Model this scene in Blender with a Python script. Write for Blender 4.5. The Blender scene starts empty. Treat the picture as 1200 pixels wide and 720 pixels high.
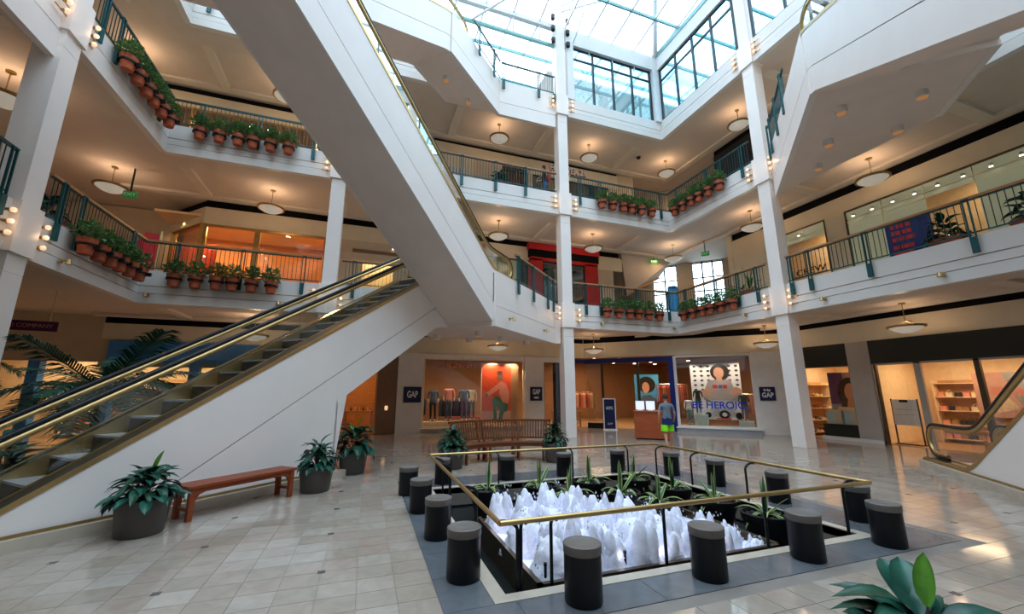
import bpy, math, random
from mathutils import Vector, Matrix
C = bpy.context.scene
COL = C.collection
R = math.radians

# ------------------------------------------------------------------ camera, sky, exposure
cam_d = bpy.data.cameras.new('camera')
cam = bpy.data.objects.new('camera', cam_d)
COL.objects.link(cam)
cam_d.sensor_width = 36.0
cam_d.lens = 14.25
cam_d.clip_start = 0.05
cam_d.clip_end = 300
cam.location = (0, 0, 1.7)
cam.rotation_euler = (R(90 + 11.89), 0, R(-19.5))
C.camera = cam

world = bpy.data.worlds.new('sky')
C.world = world
world.use_nodes = True
bg = world.node_tree.nodes['Background']
bg.inputs['Color'].default_value = (0.70, 0.855, 1.0, 1)
bg.inputs['Strength'].default_value = 5.1

C.view_settings.view_transform = 'Standard'
C.view_settings.look = 'None'
C.view_settings.exposure = 0.2
C.view_settings.gamma = 1.0
C.cycles.max_bounces = 8
C.cycles.diffuse_bounces = 6
C.cycles.glossy_bounces = 3
C.cycles.transparent_max_bounces = 14
C.cycles.caustics_reflective = False
C.cycles.caustics_refractive = False
C.cycles.sample_clamp_indirect = 6.0

def lamp(name, kind, loc, energy, color, size=0.2, rot=(0, 0, 0), sy=None):
    d = bpy.data.lights.new(name, kind)
    d.energy = energy
    d.color = color
    if kind == 'AREA':
        d.size = size
        if sy:
            d.shape = 'RECTANGLE'
            d.size_y = sy
    elif kind in ('POINT', 'SPOT'):
        d.shadow_soft_size = size
    o = bpy.data.objects.new(name, d)
    o.location = loc
    o.rotation_euler = rot
    COL.objects.link(o)
    return o

# sky portal under the glass roof: only guides the sampling of the sky light
pt = lamp('sky_portal', 'AREA', (3.3, 4.7, 18.7), 1.0, (1, 1, 1), 19.4, (0, 0, 0), 19.4)
pt.data.cycles.is_portal = True
WARM = (1.0, 0.62, 0.28)
SHOP = (1.0, 0.73, 0.44)

# ------------------------------------------------------------------ materials
MATS = {}
def M(name, col, rough=0.5, metal=0.0, var=0.06, scale=6.0, bump=0.0, emit=0.0, spec=0.32, emcol=None, coat=0.0):
    if name in MATS:
        return MATS[name]
    m = bpy.data.materials.new(name)
    m.use_nodes = True
    nt = m.node_tree
    p = nt.nodes['Principled BSDF']
    p.inputs['Roughness'].default_value = rough
    p.inputs['Metallic'].default_value = metal
    p.inputs['Specular IOR Level'].default_value = spec
    if coat:
        p.inputs['Coat Weight'].default_value = coat
        p.inputs['Coat Roughness'].default_value = 0.08
    tc = nt.nodes.new('ShaderNodeTexCoord')
    n = nt.nodes.new('ShaderNodeTexNoise')
    n.inputs['Scale'].default_value = scale
    n.inputs['Detail'].default_value = 3
    nt.links.new(tc.outputs['Object'], n.inputs['Vector'])
    r = nt.nodes.new('ShaderNodeValToRGB')
    a = [max(0, c * (1 - var)) for c in col]
    b = [min(1, c * (1 + var)) for c in col]
    r.color_ramp.elements[0].position = 0.3
    r.color_ramp.elements[1].position = 0.7
    r.color_ramp.elements[0].color = (*a, 1)
    r.color_ramp.elements[1].color = (*b, 1)
    nt.links.new(n.outputs['Fac'], r.inputs['Fac'])
    nt.links.new(r.outputs['Color'], p.inputs['Base Color'])
    if bump:
        bp = nt.nodes.new('ShaderNodeBump')
        bp.inputs['Strength'].default_value = bump
        bp.inputs['Distance'].default_value = 0.02
        nt.links.new(n.outputs['Fac'], bp.inputs['Height'])
        nt.links.new(bp.outputs['Normal'], p.inputs['Normal'])
    if emit:
        p.inputs['Emission Color'].default_value = (*(emcol or col), 1)
        p.inputs['Emission Strength'].default_value = emit
    MATS[name] = m
    return m

def glass(name, tint=(1, 1, 1), refl=0.12, rough=0.02):
    """thin pane: lets light straight through, mirrors a little, more at a grazing angle"""
    m = bpy.data.materials.new(name)
    m.use_nodes = True
    nt = m.node_tree
    nt.nodes.remove(nt.nodes['Principled BSDF'])
    out = nt.nodes['Material Output']
    t = nt.nodes.new('ShaderNodeBsdfTransparent')
    t.inputs['Color'].default_value = (*tint, 1)
    g = nt.nodes.new('ShaderNodeBsdfGlossy')
    g.inputs['Roughness'].default_value = rough
    g.inputs['Color'].default_value = (0.9, 0.95, 0.95, 1)
    lw = nt.nodes.new('ShaderNodeLayerWeight')
    lw.inputs['Blend'].default_value = 0.25
    ma = nt.nodes.new('ShaderNodeMath')
    ma.operation = 'MULTIPLY_ADD'
    ma.inputs[1].default_value = 0.5
    ma.inputs[2].default_value = refl * 0.4
    nt.links.new(lw.outputs['Fresnel'], ma.inputs[0])
    mx = nt.nodes.new('ShaderNodeMixShader')
    nt.links.new(ma.outputs[0], mx.inputs['Fac'])
    nt.links.new(t.outputs[0], mx.inputs[1])
    nt.links.new(g.outputs[0], mx.inputs[2])
    nt.links.new(mx.outputs[0], out.inputs['Surface'])
    MATS[name] = m
    return m

def wood(name, c1, c2, rough=0.42, scale=3.0, coat=0.0):
    m = M(name, c1, rough, coat=coat, spec=0.3)
    nt = m.node_tree
    n = [x for x in nt.nodes if x.type == 'TEX_NOISE'][0]
    tc = [x for x in nt.nodes if x.type == 'TEX_COORD'][0]
    mp = nt.nodes.new('ShaderNodeMapping')
    mp.inputs['Scale'].default_value = (1.0, 12.0, 12.0)
    nt.links.new(tc.outputs['Object'], mp.inputs['Vector'])
    nt.links.new(mp.outputs['Vector'], n.inputs['Vector'])
    n.inputs['Scale'].default_value = scale
    r = [x for x in nt.nodes if x.type == 'VALTORGB'][0]
    r.color_ramp.elements[0].color = (*c1, 1)
    r.color_ramp.elements[1].color = (*c2, 1)
    return m

def tile_material(name, pal, sx, sy, ox, oy, rough, seed=0.0):
    """polished stone: every tile takes its own tone from its cell, with soft veins inside"""
    m = bpy.data.materials.new(name)
    m.use_nodes = True
    nt = m.node_tree
    p = nt.nodes['Principled BSDF']
    p.inputs['Specular IOR Level'].default_value = 0.6
    g = nt.nodes.new('ShaderNodeNewGeometry')
    mp = nt.nodes.new('ShaderNodeMapping')
    mp.vector_type = 'POINT'
    mp.inputs['Location'].default_value = (-ox / sx, -oy / sy, seed)
    mp.inputs['Scale'].default_value = (1 / sx, 1 / sy, 0.0)
    nt.links.new(g.outputs['Position'], mp.inputs['Vector'])
    fl = nt.nodes.new('ShaderNodeVectorMath')
    fl.operation = 'FLOOR'
    nt.links.new(mp.outputs['Vector'], fl.inputs[0])
    wn = nt.nodes.new('ShaderNodeTexWhiteNoise')
    wn.noise_dimensions = '3D'
    nt.links.new(fl.outputs['Vector'], wn.inputs['Vector'])
    r = nt.nodes.new('ShaderNodeValToRGB')
    while len(r.color_ramp.elements) < len(pal):
        r.color_ramp.elements.new(0.5)
    for i, c in enumerate(pal):
        r.color_ramp.elements[i].position = i / (len(pal) - 1)
        r.color_ramp.elements[i].color = (*c, 1)
    nt.links.new(wn.outputs['Value'], r.inputs['Fac'])
    n = nt.nodes.new('ShaderNodeTexNoise')
    n.inputs['Scale'].default_value = 5.1
    n.inputs['Detail'].default_value = 5
    n.inputs['Distortion'].default_value = 1.2
    nt.links.new(g.outputs['Position'], n.inputs['Vector'])
    mx = nt.nodes.new('ShaderNodeMix')
    mx.data_type = 'RGBA'
    mx.blend_type = 'OVERLAY'
    mx.inputs['Factor'].default_value = 0.25
    nt.links.new(r.outputs['Color'], mx.inputs['A'])
    nt.links.new(n.outputs['Fac'], mx.inputs['B'])
    nt.links.new(mx.outputs['Result'], p.inputs['Base Color'])
    mr = nt.nodes.new('ShaderNodeMapRange')
    mr.inputs['To Min'].default_value = rough * 0.7
    mr.inputs['To Max'].default_value = rough * 1.4
    nt.links.new(n.outputs['Fac'], mr.inputs['Value'])
    nt.links.new(mr.outputs['Result'], p.inputs['Roughness'])
    MATS[name] = m
    return m

M('white_panel', (0.86, 0.79, 0.745), 0.38, var=0.02, scale=1.5)
M('fascia_white', (0.72, 0.69, 0.66), 0.42, var=0.02, scale=1.5)
M('soffit_taupe', (0.86, 0.73, 0.65), 0.7, var=0.03, scale=2)
M('ceiling_cream', (0.66, 0.575, 0.50), 0.75, var=0.03, scale=2)
M('beam_cream', (0.72, 0.65, 0.56), 0.7, var=0.03, scale=2)
M('wall_beige', (0.72, 0.64, 0.48), 0.65, var=0.04, scale=2)
M('wall_tan', (0.60, 0.49, 0.36), 0.65, var=0.05, scale=2)
M('wall_grey', (0.46, 0.42, 0.38), 0.6, var=0.05, scale=2)
M('pier_stone', (0.78, 0.75, 0.72), 0.5, var=0.04, scale=3)
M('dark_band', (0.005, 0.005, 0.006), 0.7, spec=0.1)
M('dark_green', (0.020, 0.020, 0.015), 0.45)
M('brown_wall', (0.22, 0.13, 0.08), 0.6)
M('white_paint', (0.74, 0.74, 0.74), 0.4, var=0.02)
M('teal_metal', (0.010, 0.080, 0.088), 0.4, 0.2, var=0.1)
M('teal_dark', (0.018, 0.055, 0.060), 0.4, 0.3, var=0.1)
M('teal_light', (0.20, 0.42, 0.43), 0.4, 0.2)
M('steel_dark', (0.02, 0.035, 0.045), 0.4, 0.3)
M('brass', (0.56, 0.39, 0.17), 0.42, 1.0, var=0.08)
M('brass_dull', (0.45, 0.30, 0.12), 0.38, 1.0, var=0.12)
M('bronze', (0.10, 0.075, 0.05), 0.4, 0.7, var=0.1)
M('chrome', (0.75, 0.74, 0.72), 0.18, 1.0)
M('black_rubber', (0.012, 0.012, 0.015), 0.4)
M('black_paint', (0.010, 0.010, 0.012), 0.36, var=0.15, spec=0.22)
M('black_soft', (0.03, 0.03, 0.03), 0.7)
M('grey_cap', (0.125, 0.125, 0.125), 0.5, var=0.12, scale=14)
M('cap_edge', (0.155, 0.135, 0.12), 0.5, var=0.1)
M('step_grey', (0.48, 0.48, 0.48), 0.4, 0.3, var=0.12, scale=20)
M('step_riser', (0.05, 0.045, 0.04), 0.5, 0.4)
M('terracotta', (0.40, 0.095, 0.042), 0.75, var=0.14, scale=9, bump=0.15)
M('pot_grey', (0.085, 0.075, 0.070), 0.45, var=0.08)
M('soil', (0.03, 0.022, 0.016), 0.95, var=0.3, scale=40, bump=0.5)
M('pebble', (0.035, 0.040, 0.050), 0.4, var=0.4, scale=30)
M('leaf_shrub', (0.155, 0.300, 0.120), 0.5, var=0.45, scale=7)
M('leaf_fern', (0.120, 0.260, 0.100), 0.5, var=0.4, scale=9)
M('leaf_dark', (0.012, 0.075, 0.050), 0.32, var=0.5, scale=8)
M('leaf_deep', (0.010, 0.055, 0.030), 0.35, var=0.5, scale=8)
M('leaf_lime', (0.10, 0.26, 0.03), 0.4, var=0.3, scale=8)
M('leaf_palm', (0.014, 0.070, 0.040), 0.4, var=0.5, scale=4)
M('agave_green', (0.035, 0.13, 0.07), 0.4, var=0.3, scale=8)
M('agave_edge', (0.50, 0.52, 0.12), 0.45, var=0.15, scale=8)
M('stem_brown', (0.10, 0.07, 0.04), 0.8)
wood('bench_red', (0.21, 0.042, 0.012), (0.29, 0.062, 0.020))
wood('bench_brown', (0.12, 0.036, 0.011), (0.18, 0.055, 0.018))
wood('handrail_wood', (0.34, 0.16, 0.07), (0.44, 0.22, 0.10))
wood('kiosk_wood', (0.33, 0.07, 0.025), (0.42, 0.10, 0.035), scale=2)
wood('shop_wood', (0.40, 0.20, 0.08), (0.55, 0.30, 0.13))
wood('orange_wood', (0.50, 0.22, 0.07), (0.62, 0.30, 0.11))
M('navy', (0.012, 0.018, 0.070), 0.4)
M('navy_frame', (0.010, 0.020, 0.16), 0.4)
M('letter_white', (0.85, 0.85, 0.85), 0.5)
M('letter_blue', (0.012, 0.035, 0.58), 0.4)
M('red_paint', (0.55, 0.02, 0.02), 0.4)
M('orange_red', (0.60, 0.06, 0.015), 0.5)
M('skin', (0.55, 0.30, 0.20), 0.55)
M('skin_dark', (0.20, 0.09, 0.05), 0.55)
M('hair_dark', (0.02, 0.012, 0.008), 0.6, var=0.3, scale=20)
M('hair_brown', (0.055, 0.030, 0.016), 0.6, var=0.3, scale=20)
M('shirt_grey', (0.17, 0.20, 0.25), 0.8, var=0.15, scale=15)
M('shorts_navy', (0.015, 0.025, 0.12), 0.8)
M('shorts_lime', (0.25, 0.85, 0.02), 0.7)
M('denim', (0.07, 0.11, 0.18), 0.8, var=0.2, scale=15)
M('cloth_pink', (0.65, 0.25, 0.20), 0.8)
M('cloth_coral', (0.72, 0.24, 0.17), 0.8)
M('cloth_olive', (0.03, 0.12, 0.06), 0.8)
M('cloth_cream', (0.70, 0.58, 0.38), 0.8)
M('cloth_black', (0.02, 0.02, 0.022), 0.8)
M('cloth_red', (0.55, 0.06, 0.04), 0.8)
M('cloth_teal', (0.10, 0.28, 0.32), 0.8)
M('cloth_purple', (0.14, 0.06, 0.16), 0.8)
M('cloth_blue', (0.03, 0.13, 0.38), 0.8)
M('box_mint', (0.50, 0.66, 0.62), 0.6)
M('paper_white', (0.85, 0.86, 0.88), 0.6)
M('print_blue', (0.06, 0.32, 0.62), 0.5)
M('print_pink', (0.60, 0.33, 0.27), 0.5)
M('print_grey', (0.35, 0.32, 0.32), 0.5)
M('shop_cream', (0.76, 0.58, 0.36), 0.6)
M('shop_brown', (0.34, 0.17, 0.08), 0.6)
M('shop_floor', (0.42, 0.24, 0.12), 0.35)
M('shop_ceiling', (0.22, 0.12, 0.07), 0.7)
M('frosted_green', (0.46, 0.50, 0.36), 0.25, var=0.08, scale=1.2, emit=0.11, emcol=(0.72, 0.78, 0.52))  # faint glow in the material stands in for light behind the frosted glass
M('awning_blue', (0.06, 0.24, 0.66), 0.6)
M('purple_banner', (0.11, 0.012, 0.07), 0.6)
M('cream_stone', (0.52, 0.45, 0.36), 0.3, var=0.08, scale=5)
M('plinth_stone', (0.36, 0.38, 0.42), 0.22, var=0.08, scale=5)
M('lamp_bowl', (0.62, 0.60, 0.55), 0.5, emit=0.22, emcol=(1.0, 0.88, 0.72))
M('bulb', (0.9, 0.62, 0.42), 0.4, emit=0.75, emcol=(1.0, 0.62, 0.38))
M('downlight', (1, 0.9, 0.75), 0.4, emit=9.0, emcol=(1.0, 0.80, 0.52))
M('spot_glow', (1, 0.95, 0.85), 0.4, emit=7.0, emcol=(1.0, 0.92, 0.78))
M('can_inside', (0.55, 0.22, 0.07), 0.5, emit=0.22, emcol=(1.0, 0.42, 0.12))
M('exit_green', (0.02, 0.30, 0.08), 0.5, emit=0.10, emcol=(0.05, 0.65, 0.18))
M('screen_lit', (0.8, 0.85, 0.95), 0.4, emit=0.55, emcol=(0.78, 0.86, 1.0))
M('water_dark', (0.015, 0.018, 0.018), 0.06, var=0.3, scale=3, bump=0.35)
M('foam', (0.82, 0.82, 0.92), 0.6, var=0.07, scale=24, bump=0.45)
M('trough_dark', (0.03, 0.026, 0.02), 0.45, var=0.3, scale=8)
M('moss_dark', (0.05, 0.045, 0.032), 0.6, var=0.5, scale=7)
glass('glass_clear', (0.96, 0.98, 0.97), 0.12)
glass('glass_escalator', (0.90, 0.93, 0.92), 0.16)
glass('glass_roof', (0.93, 0.97, 1.0), 0.05)
glass('glass_shop', (0.97, 0.96, 0.94), 0.16)
glass('glass_teal', (0.44, 0.80, 0.95), 0.5)
tile_material('floor_tile', [(0.330, 0.268, 0.212), (0.360, 0.300, 0.242), (0.358, 0.278, 0.224), (0.410, 0.356, 0.300), (0.346, 0.287, 0.230)], 0.325, 0.287, -2.88, 5.87, 0.09)
tile_material('border_slab', [(0.105, 0.116, 0.128), (0.125, 0.138, 0.150), (0.115, 0.125, 0.140)], 0.62, 0.62, 0.70, 3.16, 0.22, 3.0)
M('grout', (0.22, 0.19, 0.165), 0.6)
M('insert_dark', (0.10, 0.085, 0.08), 0.25)
M('upper_floor', (0.48, 0.42, 0.35), 0.3)

# ------------------------------------------------------------------ helpers
class MB:
    """collects polygons, builds ONE mesh object"""
    def __init__(s):
        s.v, s.f, s.m = [], [], []
    def add(s, vs, fs, mi=0):
        k = len(s.v)
        s.v += [tuple(v) for v in vs]
        s.f += [tuple(i + k for i in f) for f in fs]
        s.m += [mi] * len(fs)
        return s
    def box(s, x0, x1, y0, y1, z0, z1, mi=0):
        return s.obox((x0, y0, z0), (x1 - x0, 0, 0), (0, y1 - y0, 0), (0, 0, z1 - z0), mi)
    def obox(s, o, u, v, w, mi=0):
        o, u, v, w = Vector(o), Vector(u), Vector(v), Vector(w)
        vs = [o, o + u, o + u + v, o + v, o + w, o + u + w, o + u + v + w, o + v + w]
        fs = [(0, 3, 2, 1), (4, 5, 6, 7), (0, 1, 5, 4), (1, 2, 6, 5), (2, 3, 7, 6), (3, 0, 4, 7)]
        if u.cross(v).dot(w) < 0:
            fs = [f[::-1] for f in fs]
        return s.add(vs, fs, mi)
    def bar(s, p, q, w, h, mi=0, up=(0, 0, 1)):
        p, q, up = Vector(p), Vector(q), Vector(up)
        d = q - p
        side = d.cross(up)
        if side.length < 1e-6:
            side = Vector((1, 0, 0))
        side.normalize()
        u2 = side.cross(d).normalized()
        return s.obox(p - side * w / 2 - u2 * h / 2, d, side * w, u2 * h, mi)
    def extr(s, poly, vec, mi=0):
        n = len(poly)
        a = [Vector(p) for p in poly]
        b = [p + Vector(vec) for p in a]
        nrm = Vector((0, 0, 0))
        for i in range(n):
            nrm += a[i].cross(a[(i + 1) % n])
        fs = [tuple(range(n))[::-1], tuple(range(n, 2 * n))] + [(i, (i + 1) % n, n + (i + 1) % n, n + i) for i in range(n)]
        if nrm.dot(Vector(vec)) < 0:
            fs = [f[::-1] for f in fs]
        return s.add(a + b, fs, mi)
    def prism(s, poly, z0, z1, mi=0):
        return s.extr([(x, y, z0) for x, y in poly], (0, 0, z1 - z0), mi)
    def quad(s, a, b, c, d, mi=0):
        return s.add([a, b, c, d], [(0, 1, 2, 3)], mi)
    def tube(s, pts, r, n=8, mi=0, caps=True, flat=1.0):
        pts = [Vector(p) for p in pts]
        rs = r if isinstance(r, (list, tuple)) else [r] * len(pts)
        rings = []
        side0 = None
        for i, p in enumerate(pts):
            t = (pts[min(i + 1, len(pts) - 1)] - pts[max(i - 1, 0)]).normalized()
            up = Vector((0, 0, 1)) if abs(t.z) < 0.95 else (side0.cross(t) if side0 is not None else Vector((0, 1, 0)))
            sd = t.cross(up).normalized()
            if side0 is not None and sd.dot(side0) < 0:
                sd = -sd
            side0 = sd
            u2 = sd.cross(t).normalized()
            rings.append([p + sd * math.cos(2 * math.pi * k / n) * rs[i] + u2 * math.sin(2 * math.pi * k / n) * rs[i] * flat for k in range(n)])
        vs = [v for g in rings for v in g]
        fs = []
        for i in range(len(rings) - 1):
            for k in range(n):
                a, b = i * n + k, i * n + (k + 1) % n
                fs.append((a, b, b + n, a + n))
        if caps:
            fs.append(tuple(range(n))[::-1])
            fs.append(tuple(range((len(rings) - 1) * n, len(rings) * n)))
        return s.add(vs, fs, mi)
    def lathe(s, prof, n=24, mi=0, c=(0, 0, 0)):
        """profile of (radius, height) from bottom to top"""
        vs, fs = [], []
        for r, z in prof:
            for k in range(n):
                t = 2 * math.pi * k / n
                vs.append((c[0] + r * math.cos(t), c[1] + r * math.sin(t), c[2] + z))
        for i in range(len(prof) - 1):
            for k in range(n):
                a, b = i * n + k, i * n + (k + 1) % n
                fs.append((a, b, b + n, a + n))
        fs.append(tuple(range(n))[::-1])
        fs.append(tuple(range((len(prof) - 1) * n, len(prof) * n)))
        return s.add(vs, fs, mi)
    def build(s, name, mats, parent=None, smooth=None, kind=None):
        me = bpy.data.meshes.new(name)
        me.from_pydata(s.v, [], s.f)
        if not isinstance(mats, (list, tuple)):
            mats = [mats]
        for m in mats:
            me.materials.append(MATS[m])
        me.polygons.foreach_set('material_index', s.m)
        if smooth:
            me.polygons.foreach_set('use_smooth', [True] * len(s.f))
            me.update()
            me.set_sharp_from_angle(angle=R(smooth))
        me.update()
        o = bpy.data.objects.new(name, me)
        COL.objects.link(o)
        if parent is not None:
            o.parent = parent
        if kind:
            o['kind'] = kind
        return o

def thing(name, label, cat, loc=(0, 0, 0), rz=0.0, group=None):
    o = bpy.data.objects.new(name, None)
    o.empty_display_size = 0.1
    o.location = loc
    o.rotation_euler = (0, 0, rz)
    o['label'] = label
    o['category'] = cat
    if group:
        o['group'] = group
    COL.objects.link(o)
    return o

def tag(o, label, cat, group=None):
    o['label'] = label
    o['category'] = cat
    if group:
        o['group'] = group
    return o

def part(name, me, parent, loc=(0, 0, 0), rot=(0, 0, 0), scale=(1, 1, 1)):
    """another object that shares the mesh of an object built before"""
    o = bpy.data.objects.new(name, me if isinstance(me, bpy.types.Mesh) else me.data)
    o.location, o.rotation_euler, o.scale = loc, rot, scale
    o.parent = parent
    COL.objects.link(o)
    return o

def kids(o):
    return [c for c in o.children]

def dup(root, loc, rz, label, scale=None):
    r = root.copy()
    COL.objects.link(r)
    r.location = loc
    r.rotation_euler = (0, 0, rz)
    if scale:
        r.scale = (scale,) * 3
    r['label'] = label
    for ch in kids(root):
        c = ch.copy()
        COL.objects.link(c)
        c.parent = r
        for g in kids(ch):
            d = g.copy()
            COL.objects.link(d)
            d.parent = c
    return r

def text(name, body, mat, size, loc, rot, parent, extrude=0.01, align='CENTER', sx=1.0, bold=0.0):
    cu = bpy.data.curves.new('tmp', 'FONT')
    cu.body = body
    cu.size = size
    cu.extrude = extrude
    cu.offset = bold
    cu.align_x = align
    cu.align_y = 'CENTER'
    q = bpy.data.objects.new('tmp', cu)
    COL.objects.link(q)
    me = bpy.data.meshes.new_from_object(q.evaluated_get(bpy.context.evaluated_depsgraph_get()))
    bpy.data.objects.remove(q)
    me.materials.clear()
    me.materials.append(MATS[mat])
    o = bpy.data.objects.new(name, me)
    o.location = loc
    o.rotation_euler = rot
    o.scale = (sx, 1, 1)
    if parent is not None:
        o.parent = parent
    COL.objects.link(o)
    return o

ORD = ['first', 'second', 'third', 'fourth', 'fifth', 'sixth', 'seventh', 'eighth', 'ninth', 'tenth', 'eleventh', 'twelfth', 'thirteenth', 'fourteenth', 'fifteenth']
L2, L3, L4 = 5.2, 10.05, 14.9
LEV = {2: L2, 3: L3, 4: L4}
XL, XR, YB, YF = -6.5, 13.05, 14.5, -5.1          # edges of the atrium void
WB, WR, WL, WF = 18.2, 16.4, -10.4, -9.0          # shop walls
CH = 28.5                                         # ground floor shop corner: x + y = 28.5
def chp(s):                                       # point on that corner wall, s along it to the right
    return (CH / 2 + s * 0.70711, CH / 2 - s * 0.70711)

# ================================================================== THE SETTING
random.seed(11)
# ---- ground floor: grout bed, tiles, fountain border
FX0, FX1, FY0, FY1 = 1.25, 5.80, 3.70, 7.80       # fountain pit
GX0, GX1, GY0, GY1 = 0.70, 6.72, 3.16, 8.74       # grey stone border around it
floor = MB()
for x0, x1, y0, y1 in ((-14.2, FX0, -9.2, 25.2), (FX1, 21.2, -9.2, 25.2), (FX0, FX1, -9.2, FY0), (FX0, FX1, FY1, 25.2)):
    floor.box(x0, x1, y0, y1, -0.30, -0.006)
floor = floor.build('floor', 'grout', kind='structure')
TX, TY = 0.325, 0.287
tile_mb = MB().box(0.0025, TX - 0.0025, 0.0025, TY - 0.0025, -0.006, 0.0)
rest = MB()
tiles = []
F_ = 475.0
for i in range(-26, 62):
    for j in range(-24, 43):
        x, y = -2.88 + i * TX, 5.87 + j * TY
        cx, cy = x + TX / 2, y + TY / 2
        if GX0 - TX * 0.5 < cx < GX1 + TX * 0.3 and GY0 - TY * 0.3 < cy < GY1 + TY * 0.5:
            continue
        if cx > 16.5 or cy > 18.3 or cx + cy > 28.7 or cx < -11 or cy < -6.5:
            continue
        X, Y = cx * 0.9426 - cy * 0.3338, cx * 0.3338 + cy * 0.9426
        fwd = Y * 0.9785 - 1.7 * 0.2062
        if fwd > 0.5:
            px, py = 600 + F_ * X / fwd, 360 + F_ * (Y * 0.2062 + 1.7 * 0.9785) / fwd
            ins = 0 < px < 1200 and py < 722 and not (cx - cy < -9.7 and cx + cy < 10)
            big = F_ * F_ / (fwd * fwd)
        else:
            ins, big = False, 0
        if ins:
            tiles.append((big, x, y))
        elif -4 < fwd:
            rest.box(x + 0.0025, x + TX - 0.0025, y + 0.0025, y + TY - 0.0025, -0.006, 0.0)
tiles.sort(reverse=True)
first = None
for big, x, y in tiles[:300]:
    if first is None:
        first = tile_mb.build('tile', 'floor_tile', floor)
        first.location = (x, y, 0)
    else:
        part('tile', first, floor, (x, y, 0))
for big, x, y in tiles[300:]:
    rest.box(x + 0.0025, x + TX - 0.0025, y + 0.0025, y + TY - 0.0025, -0.006, 0.0)
rest.build('tile_field', 'floor_tile', floor, kind='stuff')
ins0 = None
for i in range(-1, 12):                            # small dark stones set into the joints
    for j in range(-6, 8):
        x, y = -2.88 + i * 1.30, 5.87 + j * 1.148
        if GX0 - 0.2 < x < GX1 + 0.2 and GY0 - 0.2 < y < GY1 + 0.2 or x - y < -9.8 or x + y > 20:
            continue
        if ins0 is None:
            ins0 = MB().box(-0.035, 0.035, -0.035, 0.035, -0.004, 0.0015).build('inlay', 'insert_dark', floor)
            ins0.location = (x, y, 0)
        else:
            part('inlay', ins0, floor, (x, y, 0))
# grey border slabs
def slab_row(x0, x1, y0, y1, n, along):
    for k in range(n):
        if along == 'x':
            a, b = x0 + (x1 - x0) * k / n, x0 + (x1 - x0) * (k + 1) / n
            MB().box(a + 0.002, b - 0.002, y0 + 0.002, y1 - 0.002, -0.006, 0.001).build('border_slab', 'border_slab', floor)
        else:
            a, b = y0 + (y1 - y0) * k / n, y0 + (y1 - y0) * (k + 1) / n
            MB().box(x0 + 0.002, x1 - 0.002, a + 0.002, b - 0.002, -0.006, 0.001).build('border_slab', 'border_slab', floor)
CW = 0.13
slab_row(GX0, GX1, GY0, FY0 - CW, 10, 'x')
slab_row(GX0, GX1, FY1 + CW, GY1, 10, 'x')
slab_row(GX0, FX0 - CW, FY0 - CW, FY1 + CW, 7, 'y')
slab_row(FX1 + CW, GX1, FY0 - CW, FY1 + CW, 7, 'y')

# ---- upper floors: slab, edge beam, ceiling under it
def slab(z, x0, x1, y0, y1, zb):
    m = MB()
    if x1 > 20 and y1 > 24:                                # the far corner is cut off by the slanting outer wall
        poly = [(x0, y0), (35.8 - y0, y0), (35.8 - y1, y1), (x0, y1)]
        return m.prism(poly, z - 0.06, z, 1).prism(poly, zb, z - 0.06, 0)
    m.box(x0, x1, y0, y1, z - 0.06, z, 1)
    m.box(x0, x1, y0, y1, zb, z - 0.06, 0)
    return m
for z in (L2, L3, L4):
    for (x0, x1, y0, y1), (bx0, bx1, by0, by1) in (
            ((-14, 21, YB + 0.9, 25), (XL - 0.9, XR + 0.9, YB + 0.02, YB + 0.9)),
            ((XR + 0.9, 21, -9, YB + 0.9), (XR + 0.02, XR + 0.9, YF, YB + 0.02)),
            ((-12, XL - 0.9, -9, YB + 0.9), (XL - 0.9, XL - 0.02, YF, YB + 0.02)),
            ((XL - 0.9, XR + 0.9, -9, YF - 0.9), (XL - 0.9, XR + 0.9, YF - 0.9, YF - 0.02))):
        slab(z, x0, x1, y0, y1, z - 0.80).build('ceiling', ['ceiling_cream', 'upper_floor'], kind='structure')
        slab(z, bx0, bx1, by0, by1, z - 0.93).build('ceiling', ['ceiling_cream', 'upper_floor'], kind='structure')
    # shallow cross beams under the walkways
    bm_ = []
    for x in (-6.3, -1.4, 3.1, 7.5, 12.3):
        bm_.append((x - 0.16, x + 0.16, YB + 0.92, WB - .56))
    for y in (9.6, 5.0, 0.4):
        bm_.append((XR + 0.92, WR - .56, y - 0.16, y + 0.16))
    for y in (10.0, 5.4):
        bm_.append((WL, XL - 0.9, y - 0.16, y + 0.16))
    bm_.append((-9, WR - .6, WB - 0.55, WB - 0.25))
    bm_.append((WR - 0.55, WR - 0.25, -6, WB - 0.2))
    for q in bm_:
        MB().box(*q, z - 0.90, z - 0.79).build('trim_beam', 'beam_cream', kind='structure')

# ---- balcony fronts: three stepped bands with dark shadow gaps between them
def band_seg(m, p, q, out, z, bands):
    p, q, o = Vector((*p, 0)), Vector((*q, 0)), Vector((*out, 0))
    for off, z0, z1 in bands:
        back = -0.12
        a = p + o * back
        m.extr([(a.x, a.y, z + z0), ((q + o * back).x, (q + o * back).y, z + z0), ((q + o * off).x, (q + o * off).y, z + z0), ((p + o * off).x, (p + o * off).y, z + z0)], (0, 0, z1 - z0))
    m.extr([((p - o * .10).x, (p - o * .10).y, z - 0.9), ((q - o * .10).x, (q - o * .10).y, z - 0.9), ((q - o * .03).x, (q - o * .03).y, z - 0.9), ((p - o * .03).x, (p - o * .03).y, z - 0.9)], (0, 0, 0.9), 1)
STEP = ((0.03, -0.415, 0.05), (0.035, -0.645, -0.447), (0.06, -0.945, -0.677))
DEEP = ((0.02, -1.00, 0.05), (0.02, -1.615, -1.022))
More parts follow.
